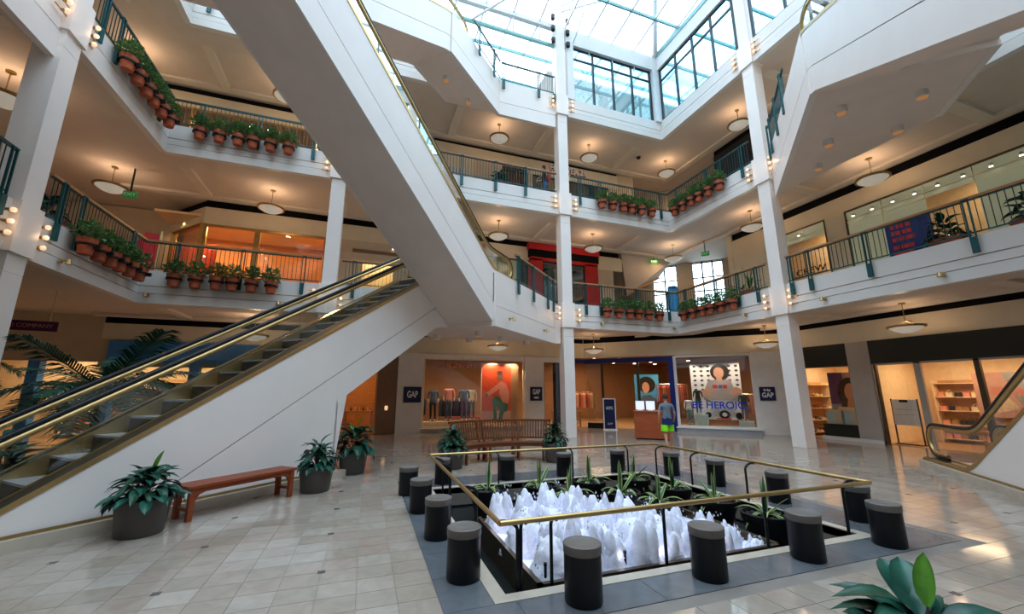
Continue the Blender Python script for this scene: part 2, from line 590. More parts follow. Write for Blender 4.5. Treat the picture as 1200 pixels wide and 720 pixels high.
def fascia(p, q, out, z, bands=STEP):
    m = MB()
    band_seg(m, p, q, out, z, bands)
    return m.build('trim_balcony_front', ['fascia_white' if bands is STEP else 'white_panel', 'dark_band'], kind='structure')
S2 = 0.70711
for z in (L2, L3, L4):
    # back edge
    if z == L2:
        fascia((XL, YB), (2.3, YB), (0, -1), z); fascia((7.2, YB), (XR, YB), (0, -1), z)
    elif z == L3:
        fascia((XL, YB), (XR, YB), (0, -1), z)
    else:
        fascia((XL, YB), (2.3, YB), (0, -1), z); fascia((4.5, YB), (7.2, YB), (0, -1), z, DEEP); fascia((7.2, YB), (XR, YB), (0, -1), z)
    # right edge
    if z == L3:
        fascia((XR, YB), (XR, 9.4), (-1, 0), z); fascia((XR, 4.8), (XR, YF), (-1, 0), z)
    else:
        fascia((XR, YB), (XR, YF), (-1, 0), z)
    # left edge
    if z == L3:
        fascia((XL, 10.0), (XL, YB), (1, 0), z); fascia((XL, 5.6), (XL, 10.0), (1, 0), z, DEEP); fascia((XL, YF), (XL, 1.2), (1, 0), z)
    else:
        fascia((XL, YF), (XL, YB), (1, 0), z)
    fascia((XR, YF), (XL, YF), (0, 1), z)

# ---- escalator landings
def landing(poly, z, edges):
    m = MB()
    m.prism(poly, z - 1.60, z - 0.06, 0)
    m.prism(poly, z - 0.06, z, 1)
    m.build('ceiling_landing', ['soffit_taupe', 'upper_floor'], kind='structure')
    for p, q, out in edges:
        fascia(p, q, out, z, DEEP)
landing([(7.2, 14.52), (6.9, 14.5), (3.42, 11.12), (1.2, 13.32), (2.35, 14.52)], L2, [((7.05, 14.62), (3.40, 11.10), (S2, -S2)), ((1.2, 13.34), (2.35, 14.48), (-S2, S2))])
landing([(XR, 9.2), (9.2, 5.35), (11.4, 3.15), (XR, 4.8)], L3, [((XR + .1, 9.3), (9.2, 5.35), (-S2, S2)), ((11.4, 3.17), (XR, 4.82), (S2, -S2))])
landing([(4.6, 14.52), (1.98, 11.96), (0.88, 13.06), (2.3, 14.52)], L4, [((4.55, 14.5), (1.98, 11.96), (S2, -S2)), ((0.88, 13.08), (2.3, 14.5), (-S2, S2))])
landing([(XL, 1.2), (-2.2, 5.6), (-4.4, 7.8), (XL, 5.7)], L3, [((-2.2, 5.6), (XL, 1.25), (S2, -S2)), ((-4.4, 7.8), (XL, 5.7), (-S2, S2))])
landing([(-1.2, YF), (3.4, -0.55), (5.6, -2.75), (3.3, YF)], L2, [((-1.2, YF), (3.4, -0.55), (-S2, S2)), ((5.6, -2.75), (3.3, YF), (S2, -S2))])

# ---- columns
def column(x, y, top, s=0.225):
    m = MB()
    zs = [0]
    for z in (L2, L3, L4):
        zs += [z - 1.32, z - 0.93, z + 0.06]
    zs = [z for z in zs if z < top] + [top]
    for a, b in zip(zs[:-1], zs[1:]):
        m.box(x - s, x + s, y - s, y + s, a + 0.006, b - 0.006, 0)
    for z in (L2, L3, L4):                                  # wider block where the balcony fronts meet the column
        if z < top:
            m.box(x - .29, x + .29, y - .29, y + .29, z - 0.95, z + 0.05, 0)
    m.box(x - s + 0.012, x + s - 0.012, y - s + 0.012, y + s - 0.012, 0, top, 0)
    return m.build('column', 'white_panel', kind='structure')
column(7.5, 14.62, 20.3)
column(13.2, 9.58, 20.3)
column(-1.4, 14.62, 17.8)
column(-6.62, 10.02, 17.8, 0.235)
MB().box(12.72, 13.22, 14.36, 14.76, L4, 18.75).build('column', 'white_paint', kind='structure')
MB().box(7.85, 8.18, 14.4, 14.7, L4, 18.0).build('column', 'white_paint', kind='structure')

# ---- outer walls
WALLT = 0.12
def wall(name, segs, mat):
    m = MB()
    for q in segs:
        m.box(*q)
    return m.build(name, mat, kind='structure')
# enclosing shell (behind the shops and behind the photographer)
wall('wall_left', [(-14.2, -14, -9.2, 25, 0, 18.8)], 'wall_beige')
wall('wall_front', [(-14, 21, -9.2, -9, 0, 18.8)], 'wall_beige')
wall('wall_right', [(21, 21.2, -9.2, 15, 0, 18.8)], 'wall_beige')
wall('wall_back', [(-14, 11, 25, 25.2, 0, L4)], 'wall_beige')
wall('wall_back', [(-14, 21, 18.6, 18.8, L4, 17.2)], 'white_paint')
wall('wall_right', [(WR, WR + .15, -9, 18.6, L4, 17.0)], 'white_paint')
wall('wall_left', [(WL - .15, WL, -9, 18.6, L4, 17.0)], 'white_paint')
wall('wall_left', [(WL - .12, WL, -9, 13.4, 0, 14.2)], 'wall_tan')
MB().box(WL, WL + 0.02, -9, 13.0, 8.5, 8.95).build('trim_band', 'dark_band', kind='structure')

# ---- dark band at the top of the shop walls, with the beige board under it
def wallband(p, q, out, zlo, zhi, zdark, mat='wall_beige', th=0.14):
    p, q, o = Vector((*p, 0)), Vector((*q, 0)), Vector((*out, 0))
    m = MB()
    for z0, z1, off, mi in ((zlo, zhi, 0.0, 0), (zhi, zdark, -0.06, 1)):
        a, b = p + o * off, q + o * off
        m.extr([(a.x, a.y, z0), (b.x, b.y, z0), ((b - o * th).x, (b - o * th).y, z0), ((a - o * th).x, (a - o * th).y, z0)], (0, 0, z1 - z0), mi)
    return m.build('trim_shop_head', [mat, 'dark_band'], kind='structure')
C0, C1_ = chp(-5.59), chp(2.9)                     # (10.3,18.2) .. (16.3,12.2)
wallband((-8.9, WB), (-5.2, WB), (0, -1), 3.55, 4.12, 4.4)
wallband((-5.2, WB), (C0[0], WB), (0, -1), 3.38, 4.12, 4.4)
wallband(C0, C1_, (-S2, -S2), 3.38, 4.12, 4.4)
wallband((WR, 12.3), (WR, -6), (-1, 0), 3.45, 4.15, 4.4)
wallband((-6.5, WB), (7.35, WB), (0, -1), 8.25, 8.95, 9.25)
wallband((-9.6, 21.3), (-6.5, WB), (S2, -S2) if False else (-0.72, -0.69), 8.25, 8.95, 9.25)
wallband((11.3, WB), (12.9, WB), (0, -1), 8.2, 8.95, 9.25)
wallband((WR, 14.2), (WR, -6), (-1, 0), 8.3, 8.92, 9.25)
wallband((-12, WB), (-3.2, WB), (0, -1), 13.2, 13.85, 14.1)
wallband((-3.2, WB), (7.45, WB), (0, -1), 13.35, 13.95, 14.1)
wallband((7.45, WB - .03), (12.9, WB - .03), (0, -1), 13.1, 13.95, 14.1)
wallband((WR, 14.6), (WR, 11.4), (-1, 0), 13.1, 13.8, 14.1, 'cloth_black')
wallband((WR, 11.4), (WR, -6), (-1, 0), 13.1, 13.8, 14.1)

# ---- glass roof: rafters, purlins, panes and tie bars
roof = bpy.data.objects.new('window_roof', None)
roof['kind'] = 'structure'
COL.objects.link(roof)
RE, RIDGE, YC = 18.85, 20.15, 4.7
def rz_(y):
    return RE + (RIDGE - RE) * (1 - abs(y - YC) / (YB + 0.1 - YC)) if YF - 0.1 <= y <= YB + 0.1 else RE
ys = [YB + 0.1 - 1.78 * k for k in range(12)]
xs = [XL + 1.303 * k for k in range(16)]
ys_all = [18.6, 16.6] + ys + [-7.0, -9.0]
xs_all = [-12.2, -10.3, -8.4] + xs + [14.7, 16.5, 18.6]
for i in range(len(xs_all) - 1):
    for j in range(len(ys_all) - 1):
        x0, x1, y0, y1 = xs_all[i], xs_all[i + 1], ys_all[j], ys_all[j + 1]
        m = MB().quad((x0 + .03, y0 - .03, rz_(y0)), (x0 + .03, y1 + .03, rz_(y1)), (x1 - .03, y1 + .03, rz_(y1)), (x1 - .03, y0 - .03, rz_(y0)))
        m.build('pane', 'glass_roof', roof)
for x in xs_all:
    m = MB()
    for y0, y1 in zip(ys_all[:-1], ys_all[1:]):
        m.bar((x, y0, rz_(y0) - .03), (x, y1, rz_(y1) - .03), 0.06, 0.12)
    m.build('rafter', 'white_paint', roof)
for y in ys_all:
    MB().bar((xs_all[0], y, rz_(y) - .05), (xs_all[-1], y, rz_(y) - .05), 0.08, 0.15).build('purlin', 'teal_light', roof)
for y in (YB + .1, YF - .1):
    MB().box(XL, XR, y - .1, y + .1, RE - .25, RE - .02).build('beam', 'white_paint', roof)
for x in (XL, XR):
    MB().box(x - .1, x + .1, YF, YB, RE - .25, RE - .02).build('beam', 'teal_light', roof)
for p, q, r in (((13.05, 14.5, 18.7), (10.9, 11.6, 20.6), .13), ((3.3, 14.5, 17.7), (5.4, 13.8, 19.4), .05), ((7.5, 14.5, 19.6), (10.4, 12.0, 19.3), .05), ((10.9, 11.6, 20.6), (7.5, 14.5, 19.9), .05), ((8.2, 14.4, 18.0), (8.4, 13.2, 19.4), .03), ((13.1, 9.6, 20), (10.9, 11.6, 20.6), .05)):
    MB().tube([p, q], r, 10).build('strut', 'white_paint', roof, smooth=40)
# clerestory between the roof edge and the top gallery
cl = bpy.data.objects.new('window_1', None)
cl['kind'] = 'structure'
COL.objects.link(cl)
for i in range(15):
    MB().box(xs[i] + .03, xs[i + 1] - .03, YB + .08, YB + .09, 17.75, 18.62).build('pane', 'glass_roof', cl)
    MB().box(xs[i] - .025, xs[i] + .025, YB + .05, YB + .13, 17.7, 18.65).build('mullion', 'white_paint', cl)
MB().box(XL, 7.3, YB + .02, YB + .16, 17.62, 17.74).build('sill', 'teal_light', cl)

# ---- tall glazed screens on the top floor
def screen(n, p, q, zlo, zhi, ztr, count, mat='glass_teal'):
    w = bpy.data.objects.new('window_%d' % n, None)
    w['kind'] = 'structure'
    COL.objects.link(w)
    p, q = Vector((*p, 0)), Vector((*q, 0))
    d = (q - p) / count
    nrm = Vector((-d.y, d.x, 0)).normalized()
    for k in range(count + 1):
        a = p + d * k
        MB().bar(a + Vector((0, 0, zlo)), a + Vector((0, 0, zhi)), 0.09, 0.09, up=nrm).build('mullion', 'steel_dark', w)
    for z in (zlo + .03, ztr, zhi - .03):
        MB().bar(p + Vector((0, 0, z)), q + Vector((0, 0, z)), 0.07, 0.08).build('transom', 'steel_dark', w)
    for k in range(count):
        for z0, z1 in ((zlo, ztr), (ztr, zhi)):
            a, b = p + d * (k + .05), p + d * (k + .95)
            MB().quad(a + Vector((0, 0, z0 + .05)), b + Vector((0, 0, z0 + .05)), b + Vector((0, 0, z1 - .05)), a + Vector((0, 0, z1 - .05))).build('pane', mat, w)
    return w
screen(2, (8.22, 14.6), (12.65, 14.6), L4 + .06, 17.9, 17.3, 4)
screen(3, (13.1, 14.30), (13.1, 9.95), L4 + .06, 17.85, 17.2, 4)
screen(4, (13.1, 9.2), (13.1, -4.6), L4 + .06, 17.85, 17.2, 11)
MB().box(7.75, 21, 16.4, 19, 18.0, 18.1).build('ceiling', 'white_paint', kind='structure')  # part ceiling added to dim what shows through the glass screen, set back for light
MB().box(7.8, 13.2, 14.42, 14.7, 17.9, 18.65).build('trim_screen_head', 'white_paint', kind='structure')
MB().box(12.98, 13.2, -5, 14.7, 17.88, 18.65).build('trim_screen_head', 'white_paint', kind='structure')

# ================================================================== ESCALATORS
SL = 0.62
def escalator(label, p0, u, v, z0, rise, s_lo, s_hi, ground_close=None, panel='white_panel', base=0.10, group='escalators of the atrium'):
    """p0: plan point on the reference face where the incline starts; u: uphill; v: across; local frame = (u, v, z)"""
    L = rise / SL
    W = 1.53
    t = thing('escalator', label, 'escalator', (p0[0], p0[1], z0), math.atan2(u[1], u[0]), group)
    vs = 1 if (u[0] * v[1] - u[1] * v[0]) > 0 else -1        # local y of v
    def zg(s):
        r = 0.35                                              # soft bends
        def ramp(x):
            if x < -r: return 0.0
            if x > r: return x
            return (x + r) ** 2 / (4 * r)
        return base + (rise - base + 0.06) * (ramp(s) - ramp(s - L)) / L
    def P(s, q, z):
        return (s, q * vs, z)
    n = int((s_hi - s_lo) / 0.22)
    S = [s_lo + (s_hi - s_lo) * k / n for k in range(n + 1)]
    def strip(name, q0, q1, top, bot, mat, s0=None, s1=None, smooth=None):
        m = MB()
        ss = [x for x in S if (s0 is None or x >= s0 - 1e-6) and (s1 is None or x <= s1 + 1e-6)]
        if s0 is not None and ss[0] - s0 > .02: ss = [s0] + ss
        if s1 is not None and s1 - ss[-1] > .02: ss = ss + [s1]
        for a, b in zip(ss[:-1], ss[1:]):
            ta, tb, ba, bb = top(a), top(b), bot(a), bot(b)
            if ta - ba < 0.004 and tb - bb < 0.004:
                continue
            ta, tb = max(ta, ba + .001), max(tb, bb + .001)
            m.extr([P(a, q0, ba), P(b, q0, bb), P(b, q0, tb), P(a, q0, ta)], (0, (q1 - q0) * vs, 0))
        return m.build(name, mat, t, smooth)
    T = 1.63
    def under(s):
        if ground_close is not None and s < ground_close: return 0.15
        return zg(s) - T
    for q0, q1 in ((0, 0.05), (W - 0.05, W)):
        strip('side_panel', q0, q1, zg, lambda s: max(zg(s) - 1.0, 0.15) if ground_close is not None else zg(s) - 1.0, panel)
        strip('side_panel', q0, q1, lambda s: zg(s) - 1.018, under, panel)
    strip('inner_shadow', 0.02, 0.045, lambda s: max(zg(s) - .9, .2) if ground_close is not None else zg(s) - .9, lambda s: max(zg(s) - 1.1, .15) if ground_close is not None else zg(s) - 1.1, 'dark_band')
    ss0 = ground_close if ground_close is not None else s_lo
    strip('soffit', 0.03, W - 0.03, lambda s: zg(s) - T + .06, lambda s: zg(s) - T + .005, 'soffit_taupe', ss0, None)
    if ground_close is not None:
        m = MB()
        m.obox(P(ground_close - .05, 0.0, 0.15), (0.05, 0, 0), (0, W * vs, 0), (0, 0, zg(ground_close) - T - 0.15))
        m.build('end_panel', panel, t)
        m = MB()
        for q in (-0.11, W - 0.02):
            m.obox(P(s_lo, q, 0), (ground_close - s_lo + .25, 0, 0), (0, 0.13 * vs, 0), (0, 0, 0.13))
        m.obox(P(ground_close - .06, 0, 0), (0.25, 0, 0), (0, W * vs, 0), (0, 0, 0.129))
        m.build('curb', 'cream_stone', t)
        m = MB()
        for q in (-0.03, W):
            m.obox(P(s_lo, q, 0.13), (ground_close - s_lo, 0, 0), (0, 0.03 * vs, 0), (0, 0, 0.035))
        m.build('kick_strip', 'brass_dull', t)
    # decks, skirts, brass edges
    for k, (q0, q1) in enumerate(((0.0, 0.27), (W - 0.27, W))):
        strip('deck', q0, q1, lambda s: zg(s) + .03, lambda s: zg(s) + .004, 'bronze' if k == 0 else 'chrome')
        qe = -0.012 if k == 0 else W - 0.005
        strip('edge_strip', qe, qe + 0.017, lambda s: zg(s) + .04, lambda s: zg(s) - .035, 'brass')
        qs = 0.27 if k == 0 else W - 0.30
        strip('skirt', qs, qs + .03, lambda s: zg(s) + .05, lambda s: zg(s) - .42, 'brass')
    # steps
    st = MB()
    hw = W / 2 - 0.31
    st.box(-0.40, 0.0, -hw, hw, -0.03, 0.0, 0)
    st.box(-0.40, -0.385, -hw, hw, -0.26, -0.03, 1)
    st.box(-0.03, 0.001, -hw, hw, -0.01, 0.004, 2)
    first = None
    k0, k1 = int(s_lo / .4) + 1, int(s_hi / .4)
    for k in range(k0, k1 + 1):
        s = 0.4 * k
        loc = P(s, W / 2, zg(s - .2) - 0.02 - .10 * min(1, max(0, s / .5)) * (1 if s < L else 0.2))
        if first is None:
            first = st.build('step', ['step_grey', 'step_riser', 'brass_dull'], t)
            first.location = loc
        else:
            part('step', first, t, loc)
    # glass balustrades with brass and rubber handrails
    H = 0.80
    for q in (0.20, W - 0.20):
        a, b = s_lo + .15, s_hi - .15
        gs = [a]
        while gs[-1] < b - 0.3:
            gs.append(min(b, gs[-1] + 1.45))
        for g0, g1 in zip(gs[:-1], gs[1:]):
            m = MB()
            nn = 8
            pts = [g0 + .008 + (g1 - g0 - .016) * i / nn for i in range(nn + 1)]
            for x0, x1 in zip(pts[:-1], pts[1:]):
                m.quad(P(x0, q, zg(x0) + .03), P(x1, q, zg(x1) + .03), P(x1, q, zg(x1) + H - .06), P(x0, q, zg(x0) + H - .06))
            m.build('glass_panel', 'glass_escalator', t)
        rr = (H - .06) / 2
        path = []
        for k in range(9):
            an = -math.pi / 2 - math.pi * k / 8
            path.append((a + .05 + math.cos(an) * rr, zg(a) + .06 + rr + math.sin(an) * rr))
        path.insert(0, (a + .5, zg(a) + .06))
        path += [(s, zg(s) + H) for s in S if a + .1 < s < b - .1]
        for k in range(9):
            an = math.pi / 2 - math.pi * k / 8
            path.append((b - .05 + math.cos(an) * rr, zg(b) + .06 + rr + math.sin(an) * rr))
        path.append((b - .5, zg(b) + .06))
        m = MB()
        m.tube([P(s, q, z) for s, z in path], 0.036, 8)
        h = m.build('handrail', 'black_rubber', t, smooth=50)
        ins = []
        for i, (s, z) in enumerate(path):                     # brass guide just inside the rubber
            s0_, z0_ = path[max(i - 1, 0)]
            s1_, z1_ = path[min(i + 1, len(path) - 1)]
            d = math.hypot(s1_ - s0_, z1_ - z0_)
            ins.append((s + (z1_ - z0_) / d * .065, z - (s1_ - s0_) / d * .065))
        MB().tube([P(s, q, z) for s, z in ins], 0.040, 8).build('guide_rail', 'brass', t, smooth=50)
    return t
U_, D_ = (S2, S2), (-S2, -S2)
VL, VR = (-S2, S2), (S2, -S2)
escalator('white escalator rising from the floor behind the red bench', (-4.02, 5.98), U_, VL, 0.0, L2, -1.9, L2 / SL + .75, 4.95)
escalator('white escalator running steeply up overhead from the second floor landing', (3.40, 11.2), D_, VL, L2, L3 - L2, -1.5, 4.85 / SL + .8, None)
escalator('highest white escalator on the left, reaching the top floor landing', (-3.57, 6.43), U_, VL, L3, L4 - L3, -1.0, 4.85 / SL + 1.2, None)
escalator('white escalator with brass newel at the right edge, climbing out of frame', (11.35, 5.0), D_, VR, 0.0, L2, -1.9, L2 / SL + .8, 4.6, base=0.16)
escalator('white escalator high on the right that reaches the third floor landing', (3.67, -0.18), U_, VR, L2, L3 - L2, -1.0, 4.85 / SL + .6, None)
escalator('third floor escalator on the right, rising from the landing out of view', (10.3, 4.25), D_, VR, L3, L4 - L3, -0.8, 4.85 / SL + .8, None)

# ================================================================== BALCONY RAILINGS
BAL = MB().box(-0.007, 0.007, -0.007, 0.007, 0.0, 0.80).build('baluster', 'teal_dark')
BALM = BAL.data
bpy.data.objects.remove(BAL)
pm = MB()
pm.box(-0.062, -0.038, -0.008, 0.03, 0.0, 0.93)
pm.box(0.038, 0.062, -0.008, 0.03, 0.0, 0.93)
pm.box(-0.058, 0.058, -0.012, 0.045, -0.38, 0.0)
pm.box(-0.066, 0.066, -0.012, 0.035, 0.90, 0.93)
POST = pm.build('post', 'teal_metal')
POSTM = POST.data
bpy.data.objects.remove(POST)
def railing(label, pts, z, wood_top=True, posts=(), sp=0.12, group='balcony railings', rail_mat=None, hang=0.05):
    """pts: plan points; the void lies on the right of the walking direction"""
    t = thing('balcony_railing', label, 'railing', (pts[0][0], pts[0][1], z), 0, group)
    o = Vector((*pts[0], 0))
    top = MB(); bot = MB()
    run = 0.0
    for p, q in zip(pts[:-1], pts[1:]):
        p, q = Vector((*p, 0)) - o, Vector((*q, 0)) - o
        d = q - p
        ln = d.length
        d.normalize()
        out = Vector((d.y, -d.x, 0))
        ang = math.atan2(d.y, d.x)
        k = out * 0.03
        top.bar(p + k + Vector((0, 0, .955)), q + k + Vector((0, 0, .955)), 0.085 if wood_top else 0.05, 0.06)
        bot.bar(p + k + Vector((0, 0, .12)), q + k + Vector((0, 0, .12)), 0.03, 0.03)
        if wood_top:
            bot.bar(p + k + Vector((0, 0, .90)), q + k + Vector((0, 0, .90)), 0.03, 0.025)
        nb = int(ln / sp)
        for i in range(1, nb):
            b = part('baluster', BALM, t, p + k + d * (ln * i / nb) + Vector((0, 0, .12)), (0, 0, ang))
        for s in posts:
            if run <= s <= run + ln:
                # flip so that the post stands on the void side of the front
                part('post', POSTM, t, p + d * (s - run) + out * 0.09, (0, 0, ang + math.pi))
        run += ln
    top.build('handrail', rail_mat or ('handrail_wood' if wood_top else 'teal_dark'), t)
    bot.build('bottom_rail', 'teal_metal', t)
    return t
# second floor
railing('second floor wooden railing along the left side, behind pots near the left column', [(XL, 10.45), (XL, YB - .08)], L2, True, (0.35, 1.0, 3.2))
railing('second floor wooden railing at left facing front, above six pots', [(XL, YB), (-1.7, YB)], L2, True, (0.85, 2.55, 4.3))
railing('short teal railing on the second floor, left of the left column', [(XL, 5.2), (XL, 9.55)], L2, False, (0.6, 2.4, 4.2))
railing('second floor railing between the inner left column and the first escalator top', [(-1.05, YB), (1.9, YB)], L2, True, (0.4, 2.4))
railing('teal railing on the second floor landing just left of the centre column', [(4.35, 12.02), (7.15, 14.75)], L2, True, (0.10, 1.35, 2.75, 3.35), 0.10)
railing('second floor wooden railing right of the centre column, above six pots', [(7.85, YB), (XR - .08, YB)], L2, True, (0.5, 1.2, 3.0, 4.7))
railing('second floor wooden railing left of the right column, above six pots', [(XR, YB), (XR, 9.95)], L2, True, (0.7, 2.4, 3.4, 4.2))
railing('long second floor railing with wooden handrail right of the right column', [(XR, 9.2), (XR, 1.0)], L2, True, (0.15, 0.75, 2.35, 4.45, 6.6))
# third floor
railing('third floor railing at upper left beside the left column, above six pots', [(XL, 10.45), (XL, YB - .08)], L3, False, (0.25, 0.9, 3.2))
railing('third floor dark railing at upper left facing front, above six pots', [(XL, YB), (-1.7, YB)], L3, False, (0.85, 2.5, 4.2))
railing('third floor railing beyond the overhead escalator, left of the centre column', [(-1.1, YB), (7.15, YB)], L3, True, (0.4, 2.6, 4.1, 5.5, 6.8))
railing('third floor dark railing right of the centre column, above six pots', [(7.85, YB), (XR - .08, YB)], L3, False, (0.4, 1.4, 3.2, 4.7), 0.11)
railing('third floor dark railing left of the right column, above six pots', [(XR, YB), (XR, 9.95)], L3, False, (0.7, 2.5, 3.2, 4.2), 0.11)
railing('steep looking teal railing on the third floor landing at the right column', [(XR - .05, 9.1), (10.9, 6.95)], L3, False, (0.15, 0.6, 1.7, 2.8), 0.10)
railing('third floor railing at far right beyond the high escalator landing', [(XR, 4.6), (XR, 0.5)], L3, False, (0.5, 2.5))
# top floor
railing('top floor teal railing just left of the centre column', [(4.62, YB), (7.15, YB)], L4, False, (0.1, 1.75, 2.5), 0.11)
railing('top floor teal railing on the diagonal escalator landing', [(3.0, 12.9), (4.55, 14.44)], L4, False, (0.3, 1.5), 0.11)
railing('top floor railing at far upper left', [(XL, YB), (1.9, YB)], L4, False, (0.5, 2.5, 4.5, 6.5))

# ================================================================== HANGING POTS
def foliage_mb(n, r, h, leaf, seed, flat=0.5):
    rnd = random.Random(seed)
    m = MB()
    for k in range(n):
        th = rnd.uniform(0, 2 * math.pi)
        u = rnd.random() ** 0.5
        zz = rnd.random()
        rad = r * u * (0.55 + 0.45 * math.sin(math.pi * min(1, zz + .15)))
        c = Vector((rad * math.cos(th), rad * math.sin(th), h * zz))
        d = Vector((math.cos(th + rnd.uniform(-.9, .9)), math.sin(th + rnd.uniform(-.9, .9)), rnd.uniform(-.5, .9))).normalized()
        s = d.cross(Vector((rnd.uniform(-.4, .4), rnd.uniform(-.4, .4), 1))).normalized() * leaf * 0.32
        L_ = leaf * rnd.uniform(.7, 1.3)
        m.add([c, c + d * L_ * .5 + s, c + d * L_, c + d * L_ * .5 - s], [(0, 1, 2, 3)])
    return m
def hanging_pot(kind):
    rnd = random.Random(kind)
    t = thing('hanging_pot', 'x', 'plant pot')
    pot = MB().lathe([(0.118, -0.20), (0.125, -0.195), (0.158, 0.05), (0.182, 0.055), (0.190, 0.175), (0.172, 0.18), (0.165, 0.12), (0.0, 0.12)], 20)
    po = pot.build('pot', 'terracotta', t, smooth=35)
    br = MB().lathe([(0.162, 0.005), (0.196, 0.005), (0.196, 0.05), (0.162, 0.05)], 20)
    br.box(-0.03, 0.03, 0.15, 0.27, -0.05, 0.05)
    br.build('bracket', 'black_paint', t, smooth=35)
    MB().lathe([(0.0, 0.11), (0.16, 0.115), (0.15, 0.135), (0.0, 0.14)], 12).build('soil', 'soil', po)
    st = MB()
    for k in range(5):
        st.tube([(0, 0, .12), (rnd.uniform(-.06, .06), rnd.uniform(-.06, .06), .28), (rnd.uniform(-.12, .12), rnd.uniform(-.12, .12), .45)], .006, 5)
    st.build('stem', 'stem_brown', t)
    f = foliage_mb(330, 0.25, 0.42, 0.10, kind)
    f.v = [(x, y, z + 0.16) for x, y, z in f.v]
    f.build('foliage', 'leaf_shrub' if kind % 2 else 'leaf_fern', t)
    return t
PROTO = [hanging_pot(k) for k in range(4)]
used_proto = set()
def put_pot(k, loc, rz, label, group, scale=1.0):
    if k not in used_proto:
        used_proto.add(k)
        o = PROTO[k]
        o.location, o.rotation_euler, o.scale = loc, (0, 0, rz), (scale,) * 3
        o['label'] = label
    else:
        o = dup(PROTO[k], loc, rz, label, scale)
    o['group'] = group
    return o
ROWB = [0.0, 0.53, 1.05, 1.47, 1.98, 2.52]
rnd = random.Random(5)
OR6 = ['first', 'second', 'third', 'fourth', 'fifth', 'last']
n_ = 0
for z, nm in ((L2, 'second'), (L3, 'third')):
    for i, s in enumerate(ROWB):
        for loc, rz, lab, grp in (
                ((-5.55 + s, YB - 0.31, z - .26), 0, '%s of six terracotta pots on the %s floor, left back front, counted from left', '%s floor pots on the left facing front'),
                ((XL + 0.31, 11.42 + s * .93, z - .26), -math.pi / 2, '%s of six terracotta pots on the %s floor, counted from the left column', '%s floor pots on the left side front'),
                ((9.22 + s * 1.04, YB - 0.31, z - .26), 0, '%s of six terracotta pots on the %s floor, counted from the centre column', '%s floor pots right of the centre column'),
                ((XR - 0.31, 13.75 - s, z - .26), math.pi / 2, '%s of six terracotta pots on the %s floor, from corner to right column', '%s floor pots left of the right column')):
            put_pot((i + n_) % 4, loc, rz, lab % (OR6[i], nm), grp % nm, 1.0)
            n_ += 1

# ================================================================== PENDANT LAMPS
def pendant():
    t = thing('pendant_lamp', 'x', 'lamp')
    b = MB().lathe([(0.0, -0.20), (0.12, -0.19), (0.27, -0.13), (0.38, -0.05), (0.43, 0.0), (0.42, 0.005), (0.37, -0.045), (0.26, -0.115), (0.0, -0.18)], 28)
    b.build('bowl', 'lamp_bowl', t, smooth=60)
    r = MB().lathe([(0.43, -0.03), (0.462, -0.02), (0.462, 0.03), (0.43, 0.035)], 28)
    r.build('rim', 'brass_dull', t, smooth=60)
    s = MB().tube([(0, 0, -0.12), (0, 0, 0.72)], 0.013, 8)
    for k in range(3):
        a = k * 2.094
        s.tube([(0, 0, 0.16), (0.43 * math.cos(a), 0.43 * math.sin(a), 0.015)], 0.008, 6)
    st = s.build('stem', 'brass_dull', t, smooth=60)
    MB().lathe([(0.09, 0.70), (0.09, 0.73), (0.03, 0.745)], 16).build('ceiling_rose', 'brass_dull', st, smooth=60)
    return t
LAMP = pendant()
lamp_used = False
def put_lamp(x, y, zc, label, e=26):
    global lamp_used
    if not lamp_used:
        LAMP.location = (x, y, zc - 0.74)
        LAMP['label'] = label
        lamp_used = True
        o = LAMP
    else:
        o = dup(LAMP, (x, y, zc - 0.74), 0, label)
    o['group'] = 'bowl pendant lamps'
    lamp('pendant_light', 'POINT', (x, y, zc - 0.60), e, (1.0, 0.66, 0.40), 0.12)
for z, fl in ((L3, 'second'), (L4, 'third')):
    zc = z - 0.80
    for x, y, where in ((-8.6, 16.4, 'left corner of'), (-3.84, 16.45, 'left of the inner left column on'), (5.1, 16.2, 'just left of the centre column on'), (9.9, 16.2, 'just right of the centre column on'), (14.6, 16.1, 'back corner of'), (14.85, 11.7, 'beside the right column on'), (15.1, 7.45, 'right side of'), (-8.55, 11.9, 'beyond the left column on')):
        put_lamp(x, y, zc, 'brass-rimmed bowl pendant lamp, %s the %s floor walkway' % (where, fl))
for x, y, where in ((5.3, 16.8, 'under the second floor landing by the big shop window'), (10.0, 16.7, 'over the shop entrance with the blue frame'), (15.3, 12.1, 'left of the right column near the corner pier'), (15.4, 7.5, 'in front of the dark green shop front at right'), (-3.84, 16.45, 'left part, partly hidden by the first escalator')):
    put_lamp(x, y, L2 - 0.80, 'ground floor bowl pendant lamp, ' + where, 30 if x < 0 else 14)

